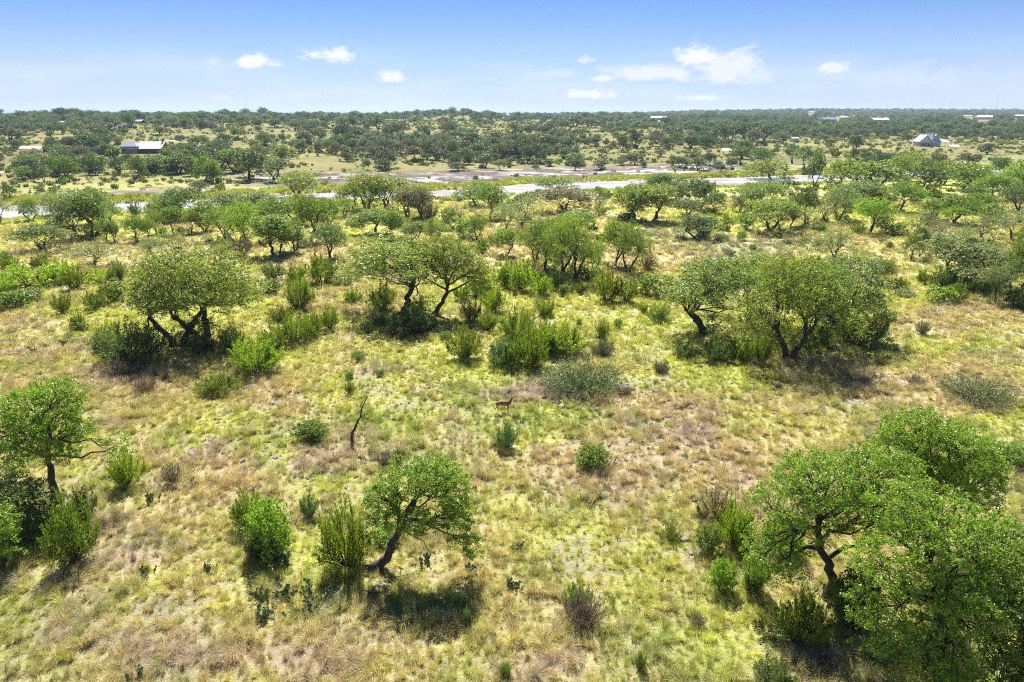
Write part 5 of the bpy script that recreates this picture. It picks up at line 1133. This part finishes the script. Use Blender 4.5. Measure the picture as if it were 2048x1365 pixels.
simple_shed(1906, 297, 16, 5, 'tiny white-roofed shelter right of the large farmhouse', M_RW, M_WOODD, -.2, 'shelter', 'shelter', .8, .5, openf=True)
simple_shed(1934, 235, 17, 3.4, 'low white-roofed building left of the steep white roof on the right ridge', M_RW, M_CREAM, 0, 'building', 'ranch_building', wins=0)
simple_shed(1968, 239, 26, 7.5, 'steep white-roofed building on the right ridge', M_RW, M_CREAM, -.5, 'building', 'ranch_building', .8, .7, wins=2)
simple_shed(2040, 236, 26, 6, 'white-roofed building cut by the right edge on the ridge', M_RW, M_DARK, -.1, 'building', 'ranch_building', .7, .5, wins=2)
simple_shed(1622, 226, 11, 2.2, 'white-roofed speck of a house high on the right ridge', M_RW, M_CREAM, 0, wins=0)
simple_shed(1776, 231, 6, 2.5, 'tiny white house above the large white barn', M_RW, M_CREAM, 0, wins=0)
simple_shed(1892, 232, 8, 2.6, 'tiny pale house on the right ridge above the large farmhouse', M_RW, M_CREAM, 0, wins=0)
for (u, v, h, lb) in [(983, 268, 38, 'tall dark utility pole in the scrub right of centre skyline'), (737, 251, 22, 'utility pole on the slope below the skyline left of centre'), (463, 247, 22, 'utility pole right of the ranch house near the ridge'), (165, 280, 20, 'utility pole among shrubs left of the ranch house'), (1233, 262, 22, 'utility pole in the clearing left of the pink-walled villa'), (1101, 255, 26, 'slim utility pole between the cottage and the villa')]:
    p = ground(u, v)[0]; mp = (p[1] * CP - (p[2] - CAMZ) * SP) / F; hh = h * mp; V, Q = [], []
    tube([(0, 0, -.5), (0, 0, hh * .5), (0, 0, hh)], [.17, .15, .12], 8, V, Q)
    r = bpy.data.objects.new('utility_pole', None); COL.objects.link(r); r.location = p; tag(r, lb, 'utility pole', 'utility poles across the far slope')
    link('post', mesh_np('pole_post', np.concatenate(V), [np.concatenate(Q)], mats=[M_BARK], smooth=True), r)
    link('crossarm', box_mesh('crossarm', [(-1.2, 1.2, -.20, -.08, hh - .9, hh - .7)], M_BARK), r)
    for xx in (-1.05, 0, 1.05): link('insulator', box_mesh('insulator', [(xx - .05, xx + .05, -.18, -.1, hh - .7, hh - .5)], M_TRIM), r)
for (u, h, lb) in [(1888, 22, 'faint tall radio mast on the right ridge'), (1995, 22, 'faint radio mast nearest the right edge')]:
    p = ground(u, 226)[0]; a = (u - 1024) / F * 2300 / 1.06; p = np.array([a, 2300 / 1.0, H(a, 2300)]); hh = (h + 14) * 2300 / F
    V, Q = [], []
    for (ax, ay) in ((-.5, -.3), (.5, -.3), (0, .5)): tube([(ax, ay, 0), (ax, ay, hh)], [.07, .07], 5, V, Q)
    for i in range(20): z0 = hh * i / 20; z1 = hh * (i + 1) / 20; tube([(-.5, -.3, z0), (.5, -.3, z1)], [.04, .04], 4, V, Q); tube([(.5, -.3, z0), (0, .5, z1)], [.04, .04], 4, V, Q); tube([(0, .5, z0), (-.5, -.3, z1)], [.04, .04], 4, V, Q)
    o = link('radio_mast', mesh_np('radio_mast', np.concatenate(V), [np.concatenate(Q)], mats=[M_BARKG])); o.location = p; tag(o, lb, 'radio mast', 'radio masts on the ridge')

# ---------------------------------------------------------------- far trees: hand placed ones first, then the thickets, drawn from where the photograph has them
FAR = [ # u, v(foot), w, h, tone
 (502, 358, 62, 56, 'dark'), (470, 345, 58, 44, 'green'), (520, 332, 44, 40, 'grey'), (410, 364, 44, 50, 'bright'), (425, 367, 34, 44, 'bright'), (436, 366, 22, 30, 'bright'), (398, 386, 44, 26, 'dark'), (448, 340, 34, 36, 'grey'), (355, 345, 34, 40, 'grey'), (383, 352, 30, 40, 'grey'), (280, 358, 34, 46, 'dark'), (252, 338, 24, 28, 'dark'), (238, 336, 18, 22, 'dark'),
 (140, 362, 38, 48, 'green'), (118, 350, 40, 40, 'green'), (178, 350, 34, 38, 'dark'), (200, 345, 34, 32, 'green'), (72, 345, 40, 34, 'green'), (50, 362, 34, 28, 'green'), (88, 364, 20, 30, 'grey'), (160, 318, 34, 26, 'greyb'), (125, 316, 50, 26, 'green'), (20, 400, 26, 32, 'dark'), (335, 322, 26, 26, 'bright'), (212, 312, 34, 22, 'dark'), (262, 324, 22, 14, 'green'), (350, 318, 30, 24, 'dark'), (325, 328, 34, 16, 'dark'),
 (125, 268, 26, 18, 'dark'), (200, 283, 44, 26, 'dark'), (165, 300, 24, 26, 'dark'), (238, 290, 26, 16, 'green'), (322, 272, 30, 18, 'green'), (45, 270, 50, 22, 'dark'), (75, 266, 40, 20, 'dark'), (20, 280, 50, 24, 'greyb'), (185, 258, 40, 18, 'dark'), (150, 256, 30, 18, 'dark'), (280, 243, 26, 18, 'teal'), (250, 240, 20, 18, 'dark'), (230, 252, 24, 16, 'greyb'),
 (405, 292, 26, 20, 'green'), (440, 276, 30, 20, 'green'), (480, 280, 30, 22, 'green'), (530, 292, 34, 26, 'green'), (590, 302, 26, 22, 'grey'), (640, 304, 24, 22, 'greyb'), (610, 290, 40, 26, 'grey'), (595, 320, 6, 8, 'dark'), (455, 254, 26, 16, 'dark'), (483, 252, 22, 20, 'green'), (550, 256, 30, 16, 'dark'), (590, 262, 34, 20, 'grey'), (630, 262, 30, 20, 'greyb'), (520, 248, 20, 14, 'dark'), (400, 258, 30, 20, 'dark'), (370, 258, 28, 18, 'dark'),
 (672, 310, 22, 22, 'greyb'), (705, 305, 28, 26, 'dark'), (745, 298, 22, 24, 'green'), (760, 290, 30, 24, 'greyb'), (800, 312, 34, 26, 'greyb'), (830, 324, 36, 30, 'greyb'), (855, 318, 34, 32, 'dark'), (882, 308, 34, 24, 'greyb'), (885, 268, 24, 16, 'green'), (870, 286, 28, 18, 'greyb'), (905, 320, 30, 34, 'dark'), (930, 312, 34, 30, 'greyb'), (925, 270, 26, 14, 'dark'), (965, 318, 34, 34, 'grey'), (1000, 322, 34, 32, 'greyb'), (990, 300, 30, 24, 'green'), (960, 252, 20, 14, 'dark'), (925, 246, 16, 10, 'dark'), (917, 341, 34, 16, 'dark'), (1000, 340, 26, 20, 'grey'), (760, 333, 24, 22, 'greyb'), (735, 340, 14, 18, 'dark'), (775, 328, 26, 24, 'greyb'), (865, 262, 14, 8, 'green'), (1020, 296, 16, 18, 'green'), (1045, 290, 18, 22, 'green'),
 (1070, 325, 34, 36, 'greyb'), (1090, 318, 24, 28, 'grey'), (1058, 270, 26, 18, 'dark'), (1130, 294, 20, 18, 'green'), (1145, 290, 22, 22, 'green'), (1155, 296, 18, 20, 'grey'), (1168, 276, 26, 18, 'green'), (1192, 292, 26, 22, 'green'), (1125, 262, 34, 20, 'dark'), (1150, 254, 44, 22, 'dark'), (1180, 256, 36, 20, 'greyb'), (1200, 312, 20, 14, 'green'), (1214, 295, 18, 14, 'dark'), (1242, 304, 30, 34, 'grey'), (1268, 296, 28, 34, 'dark'), (1305, 292, 26, 22, 'greyb'), (1270, 331, 44, 24, 'dark'), (1243, 331, 22, 12, 'dark'), (1338, 299, 42, 24, 'dark'), (1355, 290, 30, 24, 'green'), (1382, 297, 40, 24, 'dark'), (1270, 252, 30, 14, 'dark'), (1305, 252, 24, 14, 'dark'), (1098, 332, 22, 14, 'dark'), (1330, 262, 26, 16, 'dark'), (1353, 268, 26, 16, 'grey'), (1385, 268, 30, 18, 'dark'), (1375, 250, 30, 14, 'dark'), (1128, 318, 28, 18, 'dark'), (1150, 312, 20, 16, 'dark'), (1320, 314, 26, 14, 'greyb'),
 (1418, 294, 24, 20, 'dark'), (1440, 290, 44, 40, 'grey'), (1460, 284, 30, 30, 'dark'), (1492, 285, 46, 34, 'dark'), (1530, 284, 44, 32, 'dark'), (1563, 288, 36, 22, 'grey'), (1420, 262, 24, 16, 'dark'), (1445, 256, 36, 16, 'grey'), (1484, 242, 20, 12, 'dark'), (1545, 246, 20, 14, 'dark'), (1583, 246, 18, 12, 'teal'), (1492, 308, 30, 22, 'grey'), (1522, 296, 22, 14, 'dark'), (1551, 310, 18, 12, 'dark'), (1508, 262, 40, 16, 'dark'), (1560, 262, 40, 14, 'dark'), (1600, 268, 44, 16, 'dark'), (1640, 272, 44, 16, 'dark'), (1680, 274, 44, 16, 'dark'), (1720, 274, 44, 16, 'dark'), (1755, 272, 44, 16, 'dark'), (1690, 284, 26, 22, 'grey'), (1672, 278, 20, 16, 'dark'), (1645, 286, 26, 16, 'green'), (1660, 293, 26, 14, 'dark'), (1700, 340, 34, 22, 'yellow'), (1708, 316, 20, 18, 'dark'), (1620, 310, 8, 5, 'dark'), (1428, 292, 12, 16, 'lime'),
 (1795, 272, 40, 16, 'dark'), (1850, 262, 30, 14, 'grey'), (1885, 262, 36, 16, 'grey'), (1920, 268, 36, 18, 'grey'), (1816, 284, 22, 14, 'dark'), (1950, 274, 30, 16, 'dark'), (1895, 278, 22, 16, 'dark'), (1970, 276, 22, 12, 'dark'), (2010, 280, 24, 12, 'dark'), (2040, 280, 24, 12, 'greyb'), (1948, 289, 18, 10, 'dark'), (1983, 258, 30, 16, 'dark'), (2020, 262, 36, 18, 'grey'), (1760, 258, 40, 16, 'dark'), (1795, 256, 30, 14, 'dark'), (1940, 258, 26, 12, 'teal'), (1815, 340, 50, 38, 'yellow'), (1780, 336, 44, 30, 'olive'), (1870, 335, 34, 28, 'green'), (1930, 332, 40, 26, 'greyb'), (1950, 330, 20, 20, 'dark'), (1990, 338, 26, 22, 'olive'), (1823, 310, 10, 12, 'dark'), (1755, 316, 22, 16, 'green'), (1725, 312, 20, 14, 'green'),
]
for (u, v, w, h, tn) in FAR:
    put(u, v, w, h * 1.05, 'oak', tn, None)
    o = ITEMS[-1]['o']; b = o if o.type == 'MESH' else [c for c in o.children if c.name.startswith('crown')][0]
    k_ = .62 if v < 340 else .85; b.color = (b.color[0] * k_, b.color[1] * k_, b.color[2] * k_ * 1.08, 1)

# density of the woods beyond the river: columns every 128 px, rows at foot heights v
VR = [226, 232, 240, 250, 262, 275, 290, 305, 320, 335, 350, 372]
DN = [  # 0..9 for u = 0, 128, ... 2048
 [9, 9, 9, 9, 9, 9, 9, 9, 9, 9, 9, 9, 9, 9, 9, 9, 9],   # 226
 [9, 9, 9, 9, 9, 8, 8, 8, 8, 9, 9, 9, 9, 9, 9, 9, 9],   # 232
 [9, 9, 9, 8, 7, 5, 6, 4, 6, 8, 8, 8, 8, 7, 9, 8, 9],   # 240
 [8, 7, 4, 6, 5, 5, 5, 3, 5, 6, 7, 7, 8, 8, 9, 8, 8],   # 250
 [7, 3, 3, 4, 4, 6, 4, 4, 4, 2, 5, 6, 8, 9, 8, 8, 8],   # 262
 [6, 2, 4, 2, 3, 6, 5, 5, 5, 4, 4, 5, 5, 5, 5, 5, 4],   # 275
 [3, 4, 5, 3, 4, 5, 5, 5, 5, 5, 4, 4, 2, 1, 1, 2, 1],   # 290
 [5, 7, 7, 6, 4, 6, 8, 9, 8, 5, 3, 3, 3, 4, 3, 2, 2],   # 305
 [5, 7, 6, 7, 4, 4, 8, 8, 7, 3, 2, 3, 4, 4, 4, 3, 3],   # 320
 [6, 7, 7, 6, 4, 4, 5, 5, 5, 4, 4, 4, 4, 4, 5, 4, 4],   # 335
 [6, 7, 7, 6, 4, 0, 0, 0, 0, 1, 2, 3, 4, 4, 4, 4, 4],   # 350
 [6, 6, 6, 5, 4, 0, 0, 0, 0, 0, 0, 0, 1, 2, 3, 4, 4]]   # 372
DN = np.array(DN, float)
UC = np.arange(17) * 128.0
BUILD = [(290, 303, 60, 64), (1862, 288, 48, 26), (66, 300, 34, 16), (1757, 243, 24, 9), (1461, 306, 26, 14), (1318, 238, 22, 8), (1656, 241, 20, 7), (1687, 239, 14, 8), (1968, 238, 18, 8), (2040, 236, 18, 8), (23, 241, 24, 6), (225, 260, 16, 9), (1588, 283, 16, 10), (1906, 296, 16, 10), (281, 246, 16, 7), (1934, 235, 12, 5), (127, 247, 12, 6), (1013, 236, 9, 6), (1622, 226, 8, 3)]
def dens(u, v):
    vi = np.interp(v, VR, np.arange(len(VR))); ui = np.clip(u / 128.0, 0, 15.999)
    i = np.clip(vi.astype(int), 0, len(VR) - 2); j = ui.astype(int); a = vi - i; b = ui - j
    return (DN[i, j] * (1 - a) * (1 - b) + DN[i + 1, j] * a * (1 - b) + DN[i, j + 1] * (1 - a) * b + DN[i + 1, j + 1] * a * b) / 9.0
def woods():
    rng = np.random.default_rng(99)
    # candidates spread evenly over the land beyond the river
    PX, PY = [], []
    for (y0, y1, cell) in ((240, 420, 5.5), (420, 700, 6.5), (700, 1300, 9), (1300, 3600, 15)):
        ny = int((y1 - y0) / cell); nx = int(1.85 * (y1 + 60) / cell)
        gy, gx = np.meshgrid(np.arange(ny), np.arange(nx), indexing='ij')
        yy = y0 + (gy.ravel() + rng.uniform(-.1, 1.1, gy.size)) * cell; xx = -0.925 * (y1 + 60) + (gx.ravel() + rng.uniform(-.1, 1.1, gx.size)) * cell
        PX.append(xx); PY.append(yy)
    x = np.concatenate(PX); y = np.concatenate(PY)
    z = H(x, y); u, v = project(x, y, z)
    s = (y - (218.5 + 0.366 * x)) * 0.939
    uu = np.clip(u, 0, 2048); vv = np.clip(v, 226, 372)
    d = np.where(v < 225, 1.0, dens(uu, vv))
    n = fbm(x / 45, y / 45, 141, 3)
    pr = np.clip(d ** 3.0 * np.clip(1 + 6.5 * (n - .5), .06, 3) * .95, 0, 1)
    ok = (rng.random(len(x)) < pr) & (s > 26) & (u > -90) & (u < 2140)
    # keep clear of the buildings and of the open view in front of them, of lanes and of trees already placed
    for (bu, bv, bw, bh) in BUILD: ok &= ~((np.abs(u - bu) < bw) & (v > bv - bh * .5) & (v < bv + bh * .55 + np.where(bv < 262, 8, 3)))
    for (pts, w) in LANES:
        P = ground(*zip(*pts))[:, :2]
        for a, b in zip(P[:-1], P[1:]):
            ab = b - a; tt = np.clip(((x - a[0]) * ab[0] + (y - a[1]) * ab[1]) / (ab @ ab), 0, 1); ok &= np.hypot(x - a[0] - tt * ab[0], y - a[1] - tt * ab[1]) > w + 2
    for it in ITEMS:
        if it['p'][1] > 230: ok &= np.hypot(x - it['p'][0], y - it['p'][1]) > 3.5
    return x[ok], y[ok], z[ok], u[ok], v[ok], rng
wx, wy, wz, wu, wv, wr = woods()
n = len(wx)
wdist = np.hypot(wx, wy)
# tone by where it grows: drab grey-brown cedar thicket in the middle, dark oaks elsewhere
tn_keys = ['dark', 'green', 'grey', 'greyb', 'teal', 'olive']
brz = np.clip(1.3 - np.sqrt(((wu - 900) / 330) ** 2 + ((wv - 305) / 32) ** 2), 0, 1)
pr = np.stack([.30 + 0 * brz, .22 - .1 * brz, .20 + 0 * brz, .10 + .75 * brz, .12 + 0 * brz, .10 - .05 * brz], 1); pr = np.clip(pr, .01, 1); cw = np.cumsum(pr / pr.sum(1, keepdims=True), 1)
tk = (wr.random(n)[:, None] > cw).sum(1).clip(0, 5)
wid = np.clip(wr.lognormal(1.82, .40, n), 2.4, 13) * np.where(wv > 300, .85, 1.05); hei = wid * wr.uniform(.60, .95, n)
isj = wr.random(n) < .30
wid = np.where(isj, wid * .55, wid); hei = np.where(isj, wid * wr.uniform(.7, 1.05, n), hei)
wppm = F / (wy * CP - (wz - CAMZ) * SP)
infr = (wu > -5) & (wu < 2053) & (wv > 226)
# which show largest as single things
n_oak = sum(1 for it in ITEMS if it['kind'] == 'oak')
area = np.where(infr, (wid * wppm) ** 2, 0)
cand = np.where(~isj & (area > 0))[0]; cand = cand[np.argsort(-area[cand])][:max(0, 298 - n_oak)]
candj = np.where(isj & (area > 0))[0]; n_j = sum(1 for it in ITEMS if it['kind'] == 'jun'); candj = candj[np.argsort(-area[candj])][:max(0, 230 - n_j)]
single = np.zeros(n, bool); single[cand] = True; single[candj] = True
for i in np.where(single)[0]:
    ppm = wppm[i]
    phi = math.atan2(CAMZ - wz[i], wdist[i])
    put(float(wu[i]), float(wv[i]), float(wid[i] * ppm), float(hei[i] * ppm * math.cos(phi) + .35 * wid[i] * ppm * math.sin(phi)), 'jun' if isj[i] else 'oak', tn_keys[tk[i]] if not isj[i] else ['jun', 'dark', 'green', 'greyb', 'teal', 'jun'][tk[i]], None, p=np.array([wx[i], wy[i], wz[i] - .1]))
rest = ~single
pro = []
for (A, B, pw, ph) in OAK_C[:8]:
    me = A.copy(); me.materials[0] = M_BARK; me.materials[1] = M_LEAFI; pro.append((me, pw, ph))
for (A, B, pw, ph) in JUN_C:
    me = B.copy(); me.materials.clear(); me.materials.append(M_LEAFI); pro.append((me, pw, ph))
ii = np.where(isj[rest], wr.integers(8, 11, rest.sum()), wr.integers(0, 8, rest.sum()))
pw = np.array([q[1] for q in pro])[ii]; ph = np.array([q[2] for q in pro])[ii]
sx = wid[rest] / pw; sz = hei[rest] / ph
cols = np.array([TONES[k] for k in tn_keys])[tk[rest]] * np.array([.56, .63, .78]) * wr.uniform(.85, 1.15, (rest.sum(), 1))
instancer('distant_woodland', [q[0] for q in pro], np.stack([wx[rest], wy[rest], wz[rest] - .1], 1), ii, np.stack([0 * sx, 0 * sx, wr.uniform(0, 6.28, len(sx))], 1), np.stack([sx, sx, sz], 1), cols, 'dark oak and cedar woodland stretching over the far slopes to the skyline')

# low scrub: grey-green and dark dots over the far slopes, forbs in the middle meadow
def scrub():
    rng = np.random.default_rng(123)
    pro = []
    for i in range(3):
        A, B, w_, h_ = JUN_C[i]; me = B.copy(); me.materials.clear(); me.materials.append(M_LEAFI); pro.append((me, w_, h_))
    for i in range(3):
        A, B, w_, h_ = mound('scrub%d' % i, np.random.default_rng(700 + i), 1.2, 2.0, 16, 16, .30); me = B; me.materials.clear(); me.materials.append(M_LEAFI); pro.append((me, w_, h_))
    P, I, Sx, C = [], [], [], []
    for (y0, y1, dn) in ((100, 185, .022), (185, 420, .085), (420, 900, .035)):
        n = int(.85 * (y1 ** 2 - y0 ** 2) * dn * 1.15)
        y = np.sqrt(rng.uniform(y0 ** 2, y1 ** 2, n)); x = rng.uniform(-.85, .85, n) * y
        z = H(x, y); u, v = project(x, y, z); q, far, *_ = river_q(x, y); s = (y - (218.5 + 0.366 * x)) * 0.939
        nn = fbm(x / 14, y / 14, 151, 3)
        gz = np.zeros(n)
        for (a, b, c, d) in GREYZ: gz = np.maximum(gz, blob(u, v, a, b, c, d))
        rk = (s > 14) & (s < 80) & (u > 450) & (u < 1600)
        ok = (rng.random(n) < np.clip((nn - .36) * 3.4 + gz, .06, 1)) & (q < -2) & (u > -40) & (u < 2090) & ~(rk & (rng.random(n) < .75))
        for (bu, bv, bw, bh) in BUILD: ok &= ~((np.abs(u - bu) < bw * .8) & (np.abs(v - bv) < bh * .3))
        x, y, z, gz = x[ok], y[ok], z[ok], gz[ok]; m = len(x)
        sz = rng.uniform(.25, .95, m) ** 1.3 * np.where(gz > .3, .8, 1.0) * (1 + (y > 420) * .4)
        P.append(np.stack([x, y, z - .05], 1)); I.append(np.where(gz > .3, rng.integers(3, 6, m), rng.integers(0, 6, m)))
        Sx.append(np.stack([sz * 1.2, sz * 1.2, sz * np.where(gz > .3, .5, .8)], 1))
        tb = np.array([TONES[k] for k in ('grey', 'green', 'dark', 'jun', 'greyb')]); pick = rng.integers(0, 5, m); c = tb[pick]; c = np.where((gz > .3)[:, None], np.array([.19, .235, .11]), c) * rng.uniform(.8, 1.25, (m, 1)); C.append(c)
    P = np.concatenate(P); n = len(P)
    instancer('undergrowth', [q[0] for q in pro], P, np.concatenate(I), np.stack([np.zeros(n), np.zeros(n), rng.uniform(0, 6.28, n)], 1), np.concatenate(Sx), np.concatenate(C), 'low grey-green scrub dotted over the meadows and the far slopes')
scrub()

# reeds and river grass on the banks
def reeds():
    rng = np.random.default_rng(321); n = 60000
    x = rng.uniform(-330, 380, n); s0 = rng.uniform(-22, 40, n); y = s0 / .939 + 218.5 + .366 * x
    q, far, *_ = river_q(x, y); n1 = fbm(x / 7.0, y / 7.0, 31, 4)
    lim = np.where(far, sst(q, -11 - 9 * n1, -5), sst(q, -12, -4)) * (q < -.5)
    ok = rng.random(n) < lim * np.where(far, .9, .35); x, y = x[ok], y[ok]; m = len(x)
    z = H(x, y); u, v = project(x, y, z); k = (u > -40) & (u < 2090); x, y, z = x[k], y[k], z[k]; m = len(x)
    pro = [tuft_mesh('reed_a', rng, 30, 1.1, .10, lean=.5, base=.45, seg=2), tuft_mesh('reed_b', rng, 26, .9, .12, lean=.8, base=.6, seg=2)]
    c = np.array([.40, .47, .06]) * rng.uniform(.75, 1.25, (m, 1)); s = rng.uniform(.6, 1.25, m)
    instancer('reeds', pro, np.stack([x, y, z], 1), rng.integers(0, 2, m), np.stack([0 * x, 0 * x, rng.uniform(0, 6.28, m)], 1), np.stack([s, s, s], 1), c, 'bright lime river grass along both banks')
reeds()

# ---------------------------------------------------------------- haze
hb = box_mesh('haze', [(-6800, 6800, -90, 8300, -6, 75)], M_STONE); hb.materials.clear()
hm, ht = new_mat('haze_air'); pv = nd(ht, 'ShaderNodeVolumePrincipled'); pv.inputs['Color'].default_value = (.62, .80, 1.0, 1); pv.inputs['Density'].default_value = HAZE = .00011; pv.inputs['Anisotropy'].default_value = .3
ho = nd(ht, 'ShaderNodeOutputMaterial'); ht.links.new(pv.outputs[0], ho.inputs['Volume']); hb.materials.append(hm)
tag(link('haze', hb), 'thin pale summer haze over the whole valley', None, None, 'stuff')

# ---------------------------------------------------------------- labels for everything still without one
MARKS = [('the ranch house', 290, 300), ('the large farmhouse', 1862, 288), ('the white barn', 1757, 243), ('the long white-roofed shed', 66, 300), ('the open pavilion', 1461, 306), ('the pink-walled villa', 1318, 238), ('the blue-roofed house', 1656, 241), ('the steep white roof', 1968, 238), ('the small white hut', 225, 260),
         ('the blue-grey shed', 1588, 283), ('the black-walled shed', 97, 306), ('the dark-walled house', 281, 246), ('the white-gabled cottage', 1013, 236), ('the tall utility pole', 983, 260), ('the sunlit dome oak', 1540, 455), ('the slanting black trunk', 868, 620), ('the single-trunked olive oak', 359, 680), ('the front grove trunk', 1580, 710), ('the middle grove', 1148, 550), ('the crooked grey mesquite', 184, 525),
         ('the grey dead oak', 475, 505), ('the pale broad oak', 1912, 555), ('the sparse grey mesquite', 1668, 515), ('the bare snag', 705, 890), ('the deer', 1008, 820), ('the leaning oak', 735, 1130), ('the tall left oak', 113, 1000), ('the forked oak', 1655, 1190), ('the river-bank oak', 597, 395), ('the lone river oak', 1541, 360), ('the slim dark river oak', 1628, 372), ('the grey-brown dome oak', 1130, 420),
         ('the wide grey thorn brush', 1160, 775), ('the central juniper clump', 1060, 720), ('the bright small bush', 1483, 480), ('the crooked dark oak', 1390, 475), ('the low wide oak', 87, 500), ('the pale twin-crowned oak', 775, 420), ('the utility pole on the left slope', 463, 247), ('the pole on the slope', 737, 251), ('the farm lane', 1450, 387), ('the large bright juniper', 515, 740)]
ORD = ['first', 'second', 'third', 'fourth', 'fifth', 'sixth', 'seventh', 'eighth', 'ninth', 'tenth', 'eleventh', 'twelfth', 'thirteenth', 'fourteenth', 'fifteenth', 'sixteenth', 'seventeenth', 'eighteenth', 'nineteenth', 'twentieth']
NOUN = {'oak': 'oak', 'sparse': 'mesquite', 'jun': 'juniper', 'mound': 'leafy bush', 'low': 'leafy bush', 'brush': 'thorn brush', 'dead': 'dead bush'}
GRP = {'oak': 'oaks scattered over the valley', 'sparse': 'mesquites in the middle meadow', 'jun': 'junipers scattered over the meadow and slopes', 'mound': 'leafy bushes in the meadow', 'low': 'leafy bushes in the meadow', 'brush': 'thorn brush in the meadow', 'dead': 'dead bushes in the meadow'}
bins = {}
for it in ITEMS:
    it['o']['group'] = GRP[it['kind']]
    if it['label']: continue
    best = None
    for mi, (nm, mu, mv) in enumerate(MARKS):
        sc_ = .35 + .65 * min(1.0, (max(it['v'], mv) - 222) / 220.0)
        du, dv = (it['u'] - mu), (it['v'] - mv) * 2.6
        d = math.hypot(du, dv)
        if best is None or d < best[0]: best = (d, mi, du, dv)
    d, mi, du, dv = best
    rel = ('right of' if du > 0 else 'left of') if abs(du) >= abs(dv) else ('in front of' if dv > 0 else 'behind')
    bins.setdefault((mi, rel, TONEWORD[it['tone']], NOUN[it['kind']]), []).append((d, it))
for (mi, rel, tw, nn), lst in bins.items():
    lst.sort(key=lambda t: t[0])
    for i, (d, it) in enumerate(lst):
        if len(lst) == 1: lb = '%s %s %s %s' % (tw, nn, rel, MARKS[mi][0])
        elif i == 0: lb = '%s %s nearest to %s, %s it' % (tw, nn, MARKS[mi][0], rel)
        elif i < 20: lb = '%s %s, %s %s %s by distance' % (tw, nn, ORD[i], rel, MARKS[mi][0])
        else: lb = '%s %s far out %s %s' % (tw, nn, rel, MARKS[mi][0])
        it['o']['label'] = lb
print('things', len(ITEMS), 'woods', int(rest.sum()))
